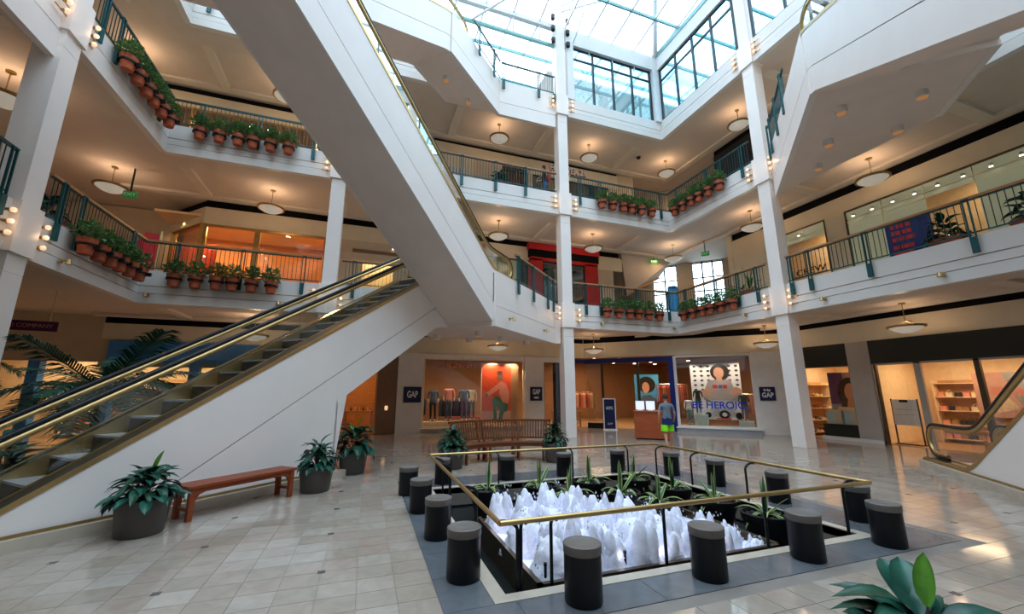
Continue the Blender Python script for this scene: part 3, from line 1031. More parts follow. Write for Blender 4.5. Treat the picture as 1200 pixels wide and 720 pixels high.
# ================================================================== FOUNTAIN
random.seed(21)
ft = thing('fountain', 'sunken square fountain with white foaming jets and dark trough', 'fountain', (3.52, 5.75, 0))
fo = Vector((3.52, 5.75, 0))
def fbox(m, x0, x1, y0, y1, z0, z1, mi=0):
    return m.box(x0 - fo.x, x1 - fo.x, y0 - fo.y, y1 - fo.y, z0, z1, mi)
m = MB()
fbox(m, FX0 - .6, FX1 + .6, FY0 - .6, FY1 + .6, -0.62, -0.52)
m.build('basin_floor', 'moss_dark', ft)
for q in ((FX0 - CW, FX1 + CW, FY0 - CW, FY0), (FX0 - CW, FX1 + CW, FY1, FY1 + CW), (FX0 - CW, FX0, FY0, FY1), (FX1, FX1 + CW, FY0, FY1)):
    fbox(MB(), *q, -0.10, 0.006).build('coping', 'cream_stone', ft)
for q in ((FX0 - .1, FX1 + .1, FY0 - .1, FY0 - .02), (FX0 - .1, FX1 + .1, FY1 + .02, FY1 + .1), (FX0 - .1, FX0 - .02, FY0, FY1), (FX1 + .02, FX1 + .1, FY0, FY1)):
    fbox(MB(), *q, -0.55, -0.10).build('basin_wall', 'trough_dark', ft)
m = MB()
fbox(m, FX0, FX1, FY0, FY1, -0.34, -0.33)
m.build('pool_water', 'water_dark', ft)
TX0, TX1, TY0, TY1 = 1.62, 4.70, 3.84, 6.05
m = MB()
fbox(m, TX0, TX1, TY0, TY0 + .05, -0.5, -0.03); fbox(m, TX0, TX0 + .05, TY0, TY1, -0.5, -0.03)
fbox(m, TX1 - .05, TX1, TY0, TY1, -0.5, -0.03); fbox(m, TX0, TX1, TY1 - .05, TY1, -0.5, -0.06)
m.build('inner_basin', 'bronze', ft)
m = MB()
fbox(m, TX0 + .05, TX1 - .05, TY0 + .05, TY1 - .05, -0.16, -0.13)
m.build('foaming_water', 'foam', ft)
m = MB().lathe([(0.34, -0.5), (0.36, -0.06), (0.36, 0.02), (0.34, 0.035), (0.0, 0.045)], 32, c=(3.55 - fo.x, 5.55 - fo.y, 0))
m.build('round_pedestal', 'cream_stone', ft, smooth=40)
# foam jets: ragged columns of white water that run into each other
jet = MB()
rj = random.Random(3)
def foam_stem(m, x, y, r, h):
    n, rows = 9, 9
    ph = rj.uniform(0, 6.28)
    vs, fs = [], []
    lean = (rj.uniform(-.03, .03), rj.uniform(-.03, .03))
    for i in range(rows):
        t = i / (rows - 1)
        rr = r * (1.25 - .55 * t) * (1 - .62 * t ** 7)
        for k in range(n):
            a = 2 * math.pi * k / n + .3 * t
            w = 1 + 0.12 * math.sin(3 * a + ph + 6 * t) + rj.uniform(-.12, .12)
            vs.append((x + lean[0] * t + rr * w * math.cos(a), y + lean[1] * t + rr * w * math.sin(a), -0.15 + h * t + rj.uniform(-.012, .012)))
    for i in range(rows - 1):
        for k in range(n):
            a, b = i * n + k, i * n + (k + 1) % n
            fs.append((a, b, b + n, a + n))
    vs.append((x + lean[0], y + lean[1], -0.15 + h * 1.03))
    for k in range(n):
        fs.append(((rows - 1) * n + k, (rows - 1) * n + (k + 1) % n, rows * n))
    m.add(vs, fs)
def foam_column(m, x, y, r, h):
    foam_stem(m, x, y, r * .85, h * .80)
    for k in range(6):
        a = k * 1.05 + rj.uniform(-.4, .4)
        d = r * rj.uniform(.25, .70)
        foam_stem(m, x + d * math.cos(a), y + d * math.sin(a), r * rj.uniform(.26, .42), h * rj.uniform(.55, 1.08))
    for k in range(26):                                    # drops and flecks thrown off the sides and the top
        a = rj.uniform(0, 6.28); t = rj.uniform(.1, 1.12); d = r * (1.15 - .5 * min(1, t)) * rj.uniform(.7, 1.1); s = rj.uniform(.005, .014)
        c = Vector((x + d * math.cos(a), y + d * math.sin(a), -.15 + h * t))
        m.add([c + Vector(v) * s for v in ((1, 0, 0), (0, 1, 0), (-1, 0, 0), (0, -1, 0), (0, 0, 1.7), (0, 0, -1.5))], [(0, 1, 4), (1, 2, 4), (2, 3, 4), (3, 0, 4), (1, 0, 5), (2, 1, 5), (3, 2, 5), (0, 3, 5)])
for j, y in enumerate((4.12, 4.50, 4.90, 5.32, 5.74)):
    for i in range(8):
        x = 1.88 + 0.35 * i + (0.17 if j % 2 else 0)
        if x > 4.2 or (x - 3.55) ** 2 + (y - 5.55) ** 2 < 0.24 or x + y > 9.0:
            continue
        small = x > 3.6
        foam_column(jet, x - fo.x, y - fo.y, rj.uniform(.20, .26) * (.75 if small else 1), rj.uniform(.40, .60) * (.8 if small else 1))
for x, y, h in ((4.30, 4.2, .30), (4.52, 4.05, .16), (4.55, 4.4, .14)):
    foam_column(jet, x - fo.x, y - fo.y, .12, h)
jet.build('water_jets', 'foam', ft, smooth=75, kind='stuff')
m = MB()
for x, y in ((1.75, 3.98), (2.1, 4.0), (2.65, 3.98), (3.3, 4.0), (3.9, 4.0)):
    m.lathe([(0.014, -0.15), (0.014, 0.06), (0.018, 0.065), (0.018, 0.09)], 8, c=(x - fo.x, y - fo.y, 0))
m.build('nozzle', 'black_paint', ft)
for x_, y_ in ((2.0, 3.96), (3.1, 3.96), (4.0, 3.98), (1.72, 4.5), (1.72, 5.5)):
    lamp('fountain_light', 'POINT', (x_, y_, 0.04), 0.45, (0.85, 0.82, 1.0), 0.08)
lamp('fountain_light', 'POINT', (2.6, 3.98, 0.05), 0.3, (0.80, 0.80, 1.0), 0.05)
lamp('fountain_light', 'POINT', (3.6, 3.98, 0.05), 0.3, (0.80, 0.80, 1.0), 0.05)
lamp('fountain_light', 'POINT', (1.74, 5.0, 0.05), 0.5, (0.80, 0.80, 1.0), 0.05)

# guard rail
RX0, RX1, RY0, RY1, RZ = 1.18, 6.08, 3.64, 7.80, 0.585
gr = thing('fountain_rail', 'low brass guard rail on black posts around the fountain', 'railing', (3.52, 5.75, 0))
def rl(x, y, z): return (x - fo.x, y - fo.y, z)
for p, q in (((RX0, RY0), (RX1, RY0)), ((RX1, RY0), (RX1, RY1)), ((RX1, RY1), (RX0, RY1)), ((RX0, RY1), (RX0, RY0))):
    MB().tube([rl(*p, RZ), rl(*q, RZ)], 0.024, 12).build('handrail', 'brass', gr, smooth=50)
def gpost(x, y, ox, oy):
    ix, iy = x - ox, y - oy
    pts = [rl(ix, iy, -0.5), rl(ix, iy, RZ - .10)]
    for k in range(1, 6):
        a = k / 5 * math.pi / 2
        pts.append(rl(ix + ox * (1 - math.cos(a)) * .9, iy + oy * (1 - math.cos(a)) * .9, RZ - .10 + .085 * math.sin(a)))
    pts.append(rl(x, y, RZ - .022))
    MB().tube(pts, 0.017, 8).build('post', 'black_paint', gr, smooth=50)
for x in (1.42, 1.72, 3.0, 4.4, 5.75):
    gpost(x, RY0, 0, -.13)
for x in (1.55, 2.45, 4.0, 5.3):
    gpost(x, RY1, 0, .13)
for y in (3.75, 5.2, 6.9, 7.5):
    gpost(RX0, y, -.20, 0)
for y in (3.85, 5.3, 6.5, 7.5):
    gpost(RX1, y, .20, 0)

# ================================================================== LEAVES
def blade(L, w, droop, rise, seg=6, fold=0.25, mats=None, edge=0.0):
    """a leaf along +x: rises, then bends over"""
    m = MB()
    rows = []
    for i in range(seg + 1):
        t = i / seg
        wd = w * (math.sin(math.pi * min(1, (0.12 + 0.88 * t))) ** 0.7 if t < 1 else 0.0)
        if t == 0: wd = w * .25
        x = L * t
        z = rise * t - droop * t * t
        rows.append([(x, -wd, z + fold * wd), (x, -wd * (1 - edge) * .98, z + fold * wd * .8), (x, 0, z), (x, wd * (1 - edge) * .98, z + fold * wd * .8), (x, wd, z + fold * wd)])
    vs = [v for r in rows for v in r]
    fs, mi = [], []
    for i in range(seg):
        for k in range(4):
            fs.append((i * 5 + k, i * 5 + k + 1, i * 5 + k + 6, i * 5 + k + 5))
            mi.append(1 if k in (0, 3) and edge else 0)
    for f, q in zip(fs, mi):
        pass
    k0 = len(m.v)
    m.v += vs
    m.f += fs
    m.m += mi
    return m
def leafmesh(name, mats, **k):
    o = blade(**k).build(name, mats, smooth=80)
    me = o.data
    bpy.data.objects.remove(o)
    return me
AGV = [leafmesh('leaf', ['agave_green', 'agave_edge'], L=.42, w=.040, droop=d, rise=r, edge=.32, fold=.35) for d, r in ((.06, .30), (.30, .34), (.42, .26), (.0, .42))]
PHL = [leafmesh('leaf', [mm], L=.26, w=.066, droop=d, rise=r, fold=.22) for d, r, mm in ((.20, .12, 'leaf_dark'), (.28, .16, 'leaf_deep'), (.10, .10, 'leaf_dark'))]
LIM = leafmesh('leaf', ['leaf_lime'], L=.30, w=.055, droop=.02, rise=.10, fold=.4)

def agave_pot(label, x, y, seed, s=1.0):
    r = random.Random(seed)
    t = thing('fountain_planter', label, 'planter', (x, y, -0.52), r.uniform(0, 6), 'variegated plants in the fountain')
    MB().lathe([(0.18, 0.0), (0.20, 0.02), (0.18, 0.10), (0.27, 0.42), (0.31, 0.52), (0.315, 0.60), (0.285, 0.605), (0.27, 0.55), (0.0, 0.55)], 26).build('bowl', 'black_paint', t, smooth=40)
    m = MB()
    for k in range(60):
        a, d = r.uniform(0, 6.28), .235 * math.sqrt(r.random())
        q = r.uniform(.018, .032)
        m.lathe([(q * .6, -q * .4), (q, 0), (q * .6, q * .5)], 6, c=(d * math.cos(a), d * math.sin(a), .565 + r.uniform(0, .015)))
    m.build('pebbles', 'pebble', t, kind='stuff')
    for k in range(11):
        a = k * 2.4 + r.uniform(-.3, .3)
        v = 3 if k < 2 else (0 if k < 3 else (1 if k < 7 else 2))
        tilt = {3: -.75, 0: -.25, 1: 0.0, 2: .1}[v]
        sc = r.uniform(.72, 1.0) * s
        part('leaf', AGV[v], t, (0.02 * math.cos(a), 0.02 * math.sin(a), .57), (0, tilt, a), (sc, sc, sc))
    return t
AG = [(2.10, 7.18, 'back row, first from left'), (3.05, 7.15, 'back row, second from left'), (4.07, 7.17, 'back row, third from left'), (5.02, 7.1, 'back row, far right'),
      (3.28, 6.42, 'second row, left, just behind the jets'), (4.15, 6.25, 'second row, middle, behind the round pedestal'), (5.2, 6.24, 'second row, right'),
      (4.35, 5.55, 'third row, left, beside the round pedestal'), (5.25, 5.35, 'third row, right'), (5.30, 4.52, 'front right corner under the rail')]
for i, (x, y, lab) in enumerate(AG):
    agave_pot('black bowl of yellow-edged agave in the fountain, ' + lab, x, y, 40 + i)

# ================================================================== STOOLS AROUND THE FOUNTAIN
def stool():
    t = thing('stool', 'x', 'stool')
    MB().lathe([(0.150, 0.0), (0.158, 0.012), (0.158, 0.375)], 28).build('body', 'black_paint', t, smooth=40)
    MB().lathe([(0.160, 0.375), (0.163, 0.38), (0.163, 0.445), (0.152, 0.452), (0.146, 0.448)], 28).build('rim_band', 'cap_edge', t, smooth=40)
    MB().lathe([(0.146, 0.444), (0.0, 0.446)], 28).build('seat_top', 'grey_cap', t)
    return t
ST = stool()
sl = [(1.83, 3.38, 'near row, first from left'), (3.17, 3.38, 'near row, second from left'), (4.48, 3.38, 'near row, third from left'), (5.74, 3.34, 'near row, at the right corner'),
      (0.98, 4.13, 'left row, closest to the camera'), (0.93, 5.30, 'left row, second closest'), (0.87, 6.46, 'left row, third closest'), (0.80, 7.57, 'left row, farthest'),
      (1.51, 8.22, 'far row, first from left, by a bench planter'), (2.79, 8.17, 'far row, second from left'), (4.03, 8.12, 'far row, third from left'), (5.33, 8.10, 'far row, right end, nearest the walking person'),
      (6.20, 7.42, 'right row, farthest'), (6.31, 6.35, 'right row, second farthest'), (6.30, 5.10, 'right row, third farthest'), (6.45, 4.06, 'right row, half hidden behind the corner stool')]
for i, (x, y, lab) in enumerate(sl):
    lab = 'black drum stool with grey top, ' + lab
    if i == 0:
        ST.location = (x, y, 0.001)
        ST['label'] = lab
        o = ST
    else:
        o = dup(ST, (x, y, 0.001), 0, lab)
    o['group'] = 'drum stools around the fountain'

# ================================================================== FLOOR PLANTERS
def planter(name, label, x, y, r0, h, nleaf, spread, height, seed, lscale=1.0, pot='pot_grey', leaf=None, lime=0):
    r = random.Random(seed)
    t = thing(name, label, 'plant', (x, y, 0.001), 0, 'potted plants on the floor')
    po = MB().lathe([(r0 * .80, 0), (r0 * .83, .01), (r0 * .97, h * .86), (r0 * 1.03, h * .87), (r0 * 1.05, h * .99), (r0 * .98, h), (r0 * .93, h * .9), (0, h * .9)], 30)
    po = po.build('pot', pot, t, smooth=40)
    MB().lathe([(0, h * .895), (r0 * .92, h * .905), (0, h * .93)], 14).build('soil', 'soil', po)
    st = MB()
    lv = leaf or PHL
    for k in range(nleaf):
        u = (k + .5) / nleaf
        a = k * 2.39996 + r.uniform(-.3, .3)
        zz = h + height * (1 - u) * r.uniform(.55, 1.0)
        d = spread * (0.12 + .55 * u) * r.uniform(.5, 1.0)
        tilt = -0.55 + 0.95 * u + r.uniform(-.25, .25)
        p = (d * math.cos(a), d * math.sin(a), zz)
        sc = lscale * r.uniform(.7, 1.15)
        me = LIM if k < lime else lv[r.randrange(len(lv))]
        part('leaf', me, t, p, (0, tilt if k >= lime else -1.0 + .2 * k, a), (sc, sc, sc))
        if k % 3 == 0:
            st.tube([(0, 0, h * .9), (d * .5 * math.cos(a), d * .5 * math.sin(a), (h + zz) / 2), p], .006, 5)
    st.build('stem', 'stem_brown', t)
    return t
planter('potted_plant', 'leafy plant in a dark grey pot left of the red bench', -2.50, 6.65, .285, .42, 86, .46, .32, 1, .95, lime=1)
planter('potted_plant', 'leafy plant in a dark grey pot right of the red bench', -0.72, 8.36, .285, .42, 84, .40, .38, 2, .9)
planter('potted_plant', 'leafy plant in a dark grey pot at the end of the escalator panel', -0.15, 9.85, .30, .44, 60, .46, .55, 3, 1.35, lime=2)
planter('potted_plant', 'bushy plant in a grey pot in front of the left end of the curved bench', 1.98, 9.72, .29, .45, 80, .38, .44, 4, .85)
planter('potted_plant', 'bushy plant in a grey pot in front of the right end of the curved bench', 4.60, 9.72, .29, .45, 80, .38, .44, 5, .85)
planter('potted_plant', 'glossy plant cut off by the bottom edge of the photo', 2.70, 1.47, .24, .34, 84, .46, .33, 6, 1.15, lime=1)

# ================================================================== BENCHES
def bench_red():
    t = thing('bench', 'long backless red wooden bench against the white escalator panel', 'bench', (-1.71, 7.65, 0.001), math.pi / 4)
    L, W, H = 1.62, .40, .45
    for k in range(6):
        y0 = -W / 2 + k * W / 6
        MB().box(-L / 2, L / 2, y0 + .003, y0 + W / 6 - .003, H - .035, H).build('slat', 'bench_red', t)
    for s in (-1, 1):
        MB().box(-L / 2 + .04, L / 2 - .04, s * (W / 2 - .045) - .015, s * (W / 2 - .045) + .015, H - .10, H - .036).build('apron', 'bench_red', t)
    for sx in (-1, 1):
        for sy in (-1, 1):
            x, y = sx * (L / 2 - .07), sy * (W / 2 - .045)
            m = MB()
            m.extr([(x - .032, y - .03, 0), (x + .032, y - .03, 0), (x + .036, y - .03, H - .036), (x - .036, y - .03, H - .036)], (0, .06, 0))
            m.build('leg', 'bench_red', t)
            br = MB()
            b = -sx
            br.extr([(x + b * .03, y - .014, H - .10), (x + b * .17, y - .014, H - .10), (x + b * .09, y - .014, H - .125), (x + b * .045, y - .014, H - .20), (x + b * .03, y - .014, H - .26)], (0, .028, 0))
            br.build('brace', 'bench_red', t)
        MB().box(sx * (L / 2 - .07) - .018, sx * (L / 2 - .07) + .018, -W / 2 + .05, W / 2 - .05, .12, .16).build('stretcher', 'bench_red', t)
    return t
bench_red()
def bench_curved():
    cx, cy = 3.38, 8.55
    t = thing('bench', 'curved brown bench with a tall slatted back, facing the fountain', 'bench', (cx, cy, 0.001))
    R0, R1 = 1.70, 2.10
    A0, A1 = R(128), R(52)
    def pt(r, a, z): return (r * math.cos(a), r * math.sin(a), z)
    for k in range(7):
        rr = R0 + .01 + k * (R1 - R0 - .02) / 7
        m = MB()
        n = 20
        for i in range(n):
            a, b = A0 + (A1 - A0) * i / n, A0 + (A1 - A0) * (i + 1) / n
            m.add([pt(rr, a, .42), pt(rr + .048, a, .42), pt(rr + .048, b, .42), pt(rr, b, .42), pt(rr, a, .445), pt(rr + .048, a, .445), pt(rr + .048, b, .445), pt(rr, b, .445)],
                  [(0, 1, 2, 3), (7, 6, 5, 4), (0, 3, 7, 4), (1, 5, 6, 2)])
        m.build('seat_slat', 'bench_brown', t)
    for nm, r_, z0, z1, w in (('top_rail', R1 + .13, .93, .985, .045), ('lower_rail', R1 + .02, .50, .54, .035), ('seat_rail', R0 + .02, .35, .42, .03), ('seat_rail', R1 - .01, .35, .42, .03)):
        m = MB()
        n = 24
        for i in range(n):
            a, b = A0 + (A1 - A0) * i / n, A0 + (A1 - A0) * (i + 1) / n
            m.add([pt(r_, a, z0), pt(r_ + w, a, z0), pt(r_ + w, b, z0), pt(r_, b, z0), pt(r_, a, z1), pt(r_ + w, a, z1), pt(r_ + w, b, z1), pt(r_, b, z1)],
                  [(0, 1, 2, 3), (7, 6, 5, 4), (0, 3, 7, 4), (1, 5, 6, 2), (0, 4, 5, 1), (3, 2, 6, 7)])
        m.build(nm, 'bench_brown', t)
    sm = MB().extr([(0, -.018, .52), (.016, -.018, .52), (.126, -.018, .94), (.110, -.018, .94)], (0, .036, 0))
    s0 = sm.build('back_slat', 'bench_brown')
    sme = s0.data
    bpy.data.objects.remove(s0)
    n = 40
    for i in range(n):
        a = A0 + (A1 - A0) * (i + .5) / n
        part('back_slat', sme, t, pt(R1 + .025, a, 0), (0, 0, a))
    for i in range(4):
        a = A0 + (A1 - A0) * (i + .12 * (1 if i == 0 else -1 if i == 3 else 0)) / 3
        for da in ((0,) if i in (0, 3) else (-.035, .035)):
            MB().bar(pt(R0 + .04, a + da, 0), pt(R0 + .04, a + da, .36), .05, .05, up=(math.cos(a), math.sin(a), 0)).build('leg', 'bench_brown', t)
            m = MB()
            m.bar(pt(R1 + .01, a + da, 0), pt(R1 + .01, a + da, .5), .05, .05, up=(math.cos(a), math.sin(a), 0))
            m.bar(pt(R1 + .01, a + da, .48), pt(R1 + .14, a + da, .95), .05, .045, up=(math.cos(a), math.sin(a), 0))
            m.build('leg', 'bench_brown', t)
    for a in (A0, A1):
        MB().bar(pt(R0 - .02, a, .62), pt(R1 + .08, a, .62), .06, .03).build('armrest', 'bench_brown', t)
        MB().bar(pt(R0 + .03, a, .36), pt(R0 + .03, a, .61), .05, .05, up=(math.cos(a), math.sin(a), 0)).build('arm_post', 'bench_brown', t)
    return t
bench_curved()

# ================================================================== SHOPS
random.seed(33)
def struct(name, mat, *boxes):
    m = MB()
    for q in boxes:
        m.box(*q)
    return m.build(name, mat, kind='structure')
def chbox(name, s0, s1, d0, d1, z0, z1, mat, parent=None, kind='structure'):
    """box on the corner wall: s along it, d depth behind it"""
    p, q = Vector((*chp(s0), 0)), Vector((*chp(s1), 0))
    n = Vector((S2, S2, 0))
    m = MB().obox(p + n * d0 + Vector((0, 0, z0)), q - p, n * (d1 - d0), (0, 0, z1 - z0))
    return m.build(name, mat, parent, kind=kind if parent is None else None)
def window(n):
    w = bpy.data.objects.new('window_%d' % n, None)
    w['kind'] = 'structure'
    COL.objects.link(w)
    return w
def pane_y(w, x0, x1, y, z0, z1, mat='glass_shop'):
    return MB().quad((x0, y, z0), (x1, y, z0), (x1, y, z1), (x0, y, z1)).build('pane', mat, w)
def pane_x(w, x, y0, y1, z0, z1, mat='glass_shop'):
    return MB().quad((x, y0, z0), (x, y1, z0), (x, y1, z1), (x, y0, z1)).build('pane', mat, w)
def frame_y(w, x0, x1, y, z0, z1, t, mat, nm='frame'):
    for q in ((x0, x0 + t, z0, z1), (x1 - t, x1, z0, z1), (x0 + t, x1 - t, z1 - t, z1), (x0 + t, x1 - t, z0, z0 + t)):
        MB().box(q[0], q[1], y - .05, y + .05, q[2], q[3]).build(nm, mat, w)
def frame_x(w, x, y0, y1, z0, z1, t, mat, nm='frame'):
    for q in ((y0, y0 + t, z0, z1), (y1 - t, y1, z0, z1), (y0 + t, y1 - t, z1 - t, z1), (y0 + t, y1 - t, z0, z0 + t)):
        MB().box(x - .05, x + .05, q[0], q[1], q[2], q[3]).build(nm, mat, w)

# ---- ground floor, back wall
struct('wall_back', 'brown_wall', (-3.2, -1.0, WB, WB + .3, 0, 3.4), (0.46, 1.26, WB, WB + .3, 0, 3.4), (-1.0, .46, WB, WB + .3, 2.55, 3.4))
struct('wall_back', 'pier_stone', (1.26, 2.34, WB - .06, WB + .3, 0, 3.38))
struct('wall_back', 'pier_stone', (7.08, 8.06, WB - .06, WB + .3, 0, 3.38))
struct('wall_back', 'pier_stone', (2.34, 7.08, WB - .02, WB + .3, 0, 0.16), (2.34, 7.08, WB, WB + .3, 3.18, 3.4), (8.06, 9.7, WB, WB + .3, 3.12, 3.4))
struct('trim_sill', 'cream_stone', (2.3, 7.1, WB - .22, WB, 0.14, 0.20))
struct('wall_back', 'wall_tan', (-8.9, -3.2, WB + .1, WB + .3, 2.6, 3.6))
w = window(5)
frame_y(w, 2.34, 7.08, WB + .06, .17, 3.2, .07, 'shop_cream')
pane_y(w, 2.41, 7.0, WB + .04, .24, 3.13)
w = window(6)
frame_y(w, 8.06, 9.0, WB + .06, .17, 3.14, .05, 'black_paint')
pane_y(w, 8.1, 8.95, WB + .05, .2, 3.1)
struct('trim_panel', 'navy', (8.62, 8.95, WB + .1, WB + .14, .2, 3.1))
# corner: entrance with the blue frame, window, pier
w = window(7)
for x0, x1, z0, z1 in ((9.05, 9.2, 0, 3.3), (9.2, 10.3, 3.12, 3.32)):
    MB().box(x0, x1, WB - .07, WB + .08, z0, z1).build('frame', 'navy_frame', w)
chbox('frame', -5.55, -1.42, -.07, .08, 3.10, 3.32, 'navy_frame', w)
chbox('frame', -1.62, -1.40, -.07, .08, 0, 3.10, 'navy_frame', w)
for s in (-4.7, -3.0):
    chbox('door_post', s - .06, s + .06, 0, .1, 0, 3.1, 'bronze', w)
chbox('pane', -5.5, -4.76, .04, .045, .25, 3.08, 'glass_shop', w)
chbox('base_panel', -5.5, -4.76, .0, .08, 0, .25, 'black_paint', w)
w = window(8)
for s0, s1, z0, z1 in ((-1.40, -1.28, .2, 3.34), (1.66, 1.74, .2, 3.34), (-1.28, 1.66, 3.26, 3.36), (-1.28, 1.66, .2, .27)):
    chbox('frame', s0, s1, -.03, .08, z0, z1, 'pier_stone', w)
chbox('pane', -1.28, 1.66, .03, .036, .27, 3.26, 'glass_shop', w)
chbox('trim_sill', -1.42, 1.80, -.30, .02, .0, .17, 'plinth_stone')
chbox('trim_sill', -1.45, 1.83, -.34, .02, .17, .21, 'white_paint')
chbox('wall_corner', 1.74, 2.80, -.06, .4, 0, 3.38, 'pier_stone')
# shop interior behind the corner
struct('floor', 'shop_cream', (2.36, 4.95, WB + .32, 19.3, .0, .42), (4.95, 7.06, WB + .12, 19.3, .0, .169))
struct('floor', 'shop_floor', (1.4, 20, WB + .3, 24.5, 0, .012))
m = MB().prism([(9.2, WB + .3), (10.4, WB + .3), chp(2.7), (20, 12.4), (20, WB + .3)], 0, .012)
m.build('floor', 'shop_floor', kind='structure')
m = MB().prism([(1.3, WB + .2), (10.5, WB + .2), (16.5, 12.2), (20.2, 12.2), (20.2, 24.6), (1.3, 24.6)], 3.55, 3.65)
m.build('ceiling', 'shop_ceiling', kind='structure')
struct('wall_back', 'shop_brown', (1.3, 20.2, 24.4, 24.5, 0, 3.6))
struct('wall_right', 'shop_brown', (20.1, 20.2, 12.4, 24.5, 0, 3.6))
struct('wall_left', 'shop_wood', (1.25, 1.35, WB + .3, 24.5, 0, 3.6))
struct('wall_partition', 'shop_cream', (16.6, 20.2, 12.25, 12.4, 0, 3.6))
for x, y, e in ((4.5, 21, 40), (8.8, 20.5, 70), (12, 19, 75), (14.5, 17, 60), (17, 15, 35), (13, 22, 60)):
    lamp('shop_light', 'AREA', (x, y, 3.5), e, SHOP, .8)
for x in (3.0, 4.2, 5.6, 6.6):
    lamp('window_light', 'SPOT', (x, 18.36, 3.10), 60, (1, .80, .58), .05, (R(24), 0, 0)).data.spot_size = R(120)  # unseen fill spots, added to brighten the mannequins behind the glass
for s in (-.7, .3, 1.2):
    q = chp(s)
    lamp('window_light', 'SPOT', (q[0] + .12, q[1] + .12, 3.25), 60, (1, .84, .66), .05, (R(20), 0, R(-45))).data.spot_size = R(95)  # same added fill for the corner window display
# small downlights in that ceiling
dl0 = None
for xi, x in enumerate((3.2, 4.6, 6.0, 8.4, 10.0, 11.6, 13.2, 14.8, 16.4, 18.0)):
    for yi, y in enumerate((19.4, 20.8, 22.4)):
        if x < 9: y += .2
        o = MB().lathe([(0.09, -.03), (0.09, 0), (0.0, 0.001)], 12, c=(0, 0, 0)).build('downlight', 'downlight') if dl0 is None else dl0.copy()
        if dl0 is None:
            dl0 = o
        else:
            COL.objects.link(o)
        o.location = (x, y, 3.545)
        tag(o, 'small downlight in the corner clothes shop ceiling, %s row, %s from left' % (('front', 'middle', 'back')[yi], ORD[xi]), 'light', 'downlights in the corner shop')

for i in range(6):                                          # copper shades hanging inside the big window
    x = 3.35 + .32 * i
    t = thing('copper_lamp', 'small copper shade lamp hanging in the big left window, %s from left' % ORD[i], 'lamp', (x, 19.9, 3.0), 0, 'copper lamps in the big window')
    MB().lathe([(.13, -.10), (.12, 0), (.05, .10), (.03, .12)], 14).build('shade', 'terracotta', t, smooth=60)
    MB().tube([(0, 0, .1), (0, 0, .55)], .008, 5).build('cord', 'steel_dark', t)
    MB().lathe([(.0, -.08), (.05, -.05), (.0, .02)], 10).build('bulb', 'downlight', t)
struct('trim_ceiling_panel', 'shop_cream', (2.8, 5.8, 19.6, 20.6, 3.50, 3.549))
# ---- signs
def sign(label, loc, rz, w, h, lines):
    t = thing('shop_sign', label, 'sign', loc, rz)
    bd = MB().box(-w / 2, w / 2, -.05, 0, -h / 2, h / 2).build('board', 'navy', t)
    for body, size, dz, sx in lines:
        text('lettering', body, 'letter_white', size, (0, -.052, dz), (R(90), 0, 0), bd, .006, sx=sx, bold=.007)
    return t
sign('square navy sign with white letters on the pier left of the big window', (1.90, WB - .06, 1.60), 0, .74, .66, [('GAP', .38, .0, .62)])
sign('square navy sign with two lines, on the pier behind the centre column', (7.63, WB - .06, 1.63), 0, .60, .64, [('GAP', .33, .08, .60), ('KIDS', .12, -.18, .9)])
px_, py_ = chp(2.16)
sign('square navy sign on the pale pier left of the dark green shop', (px_ - S2 * .06, py_ - S2 * .06, 1.64), R(-45), .56, .56, [('baby', .13, .15, 1), ('GAP', .27, -.06, .8)])

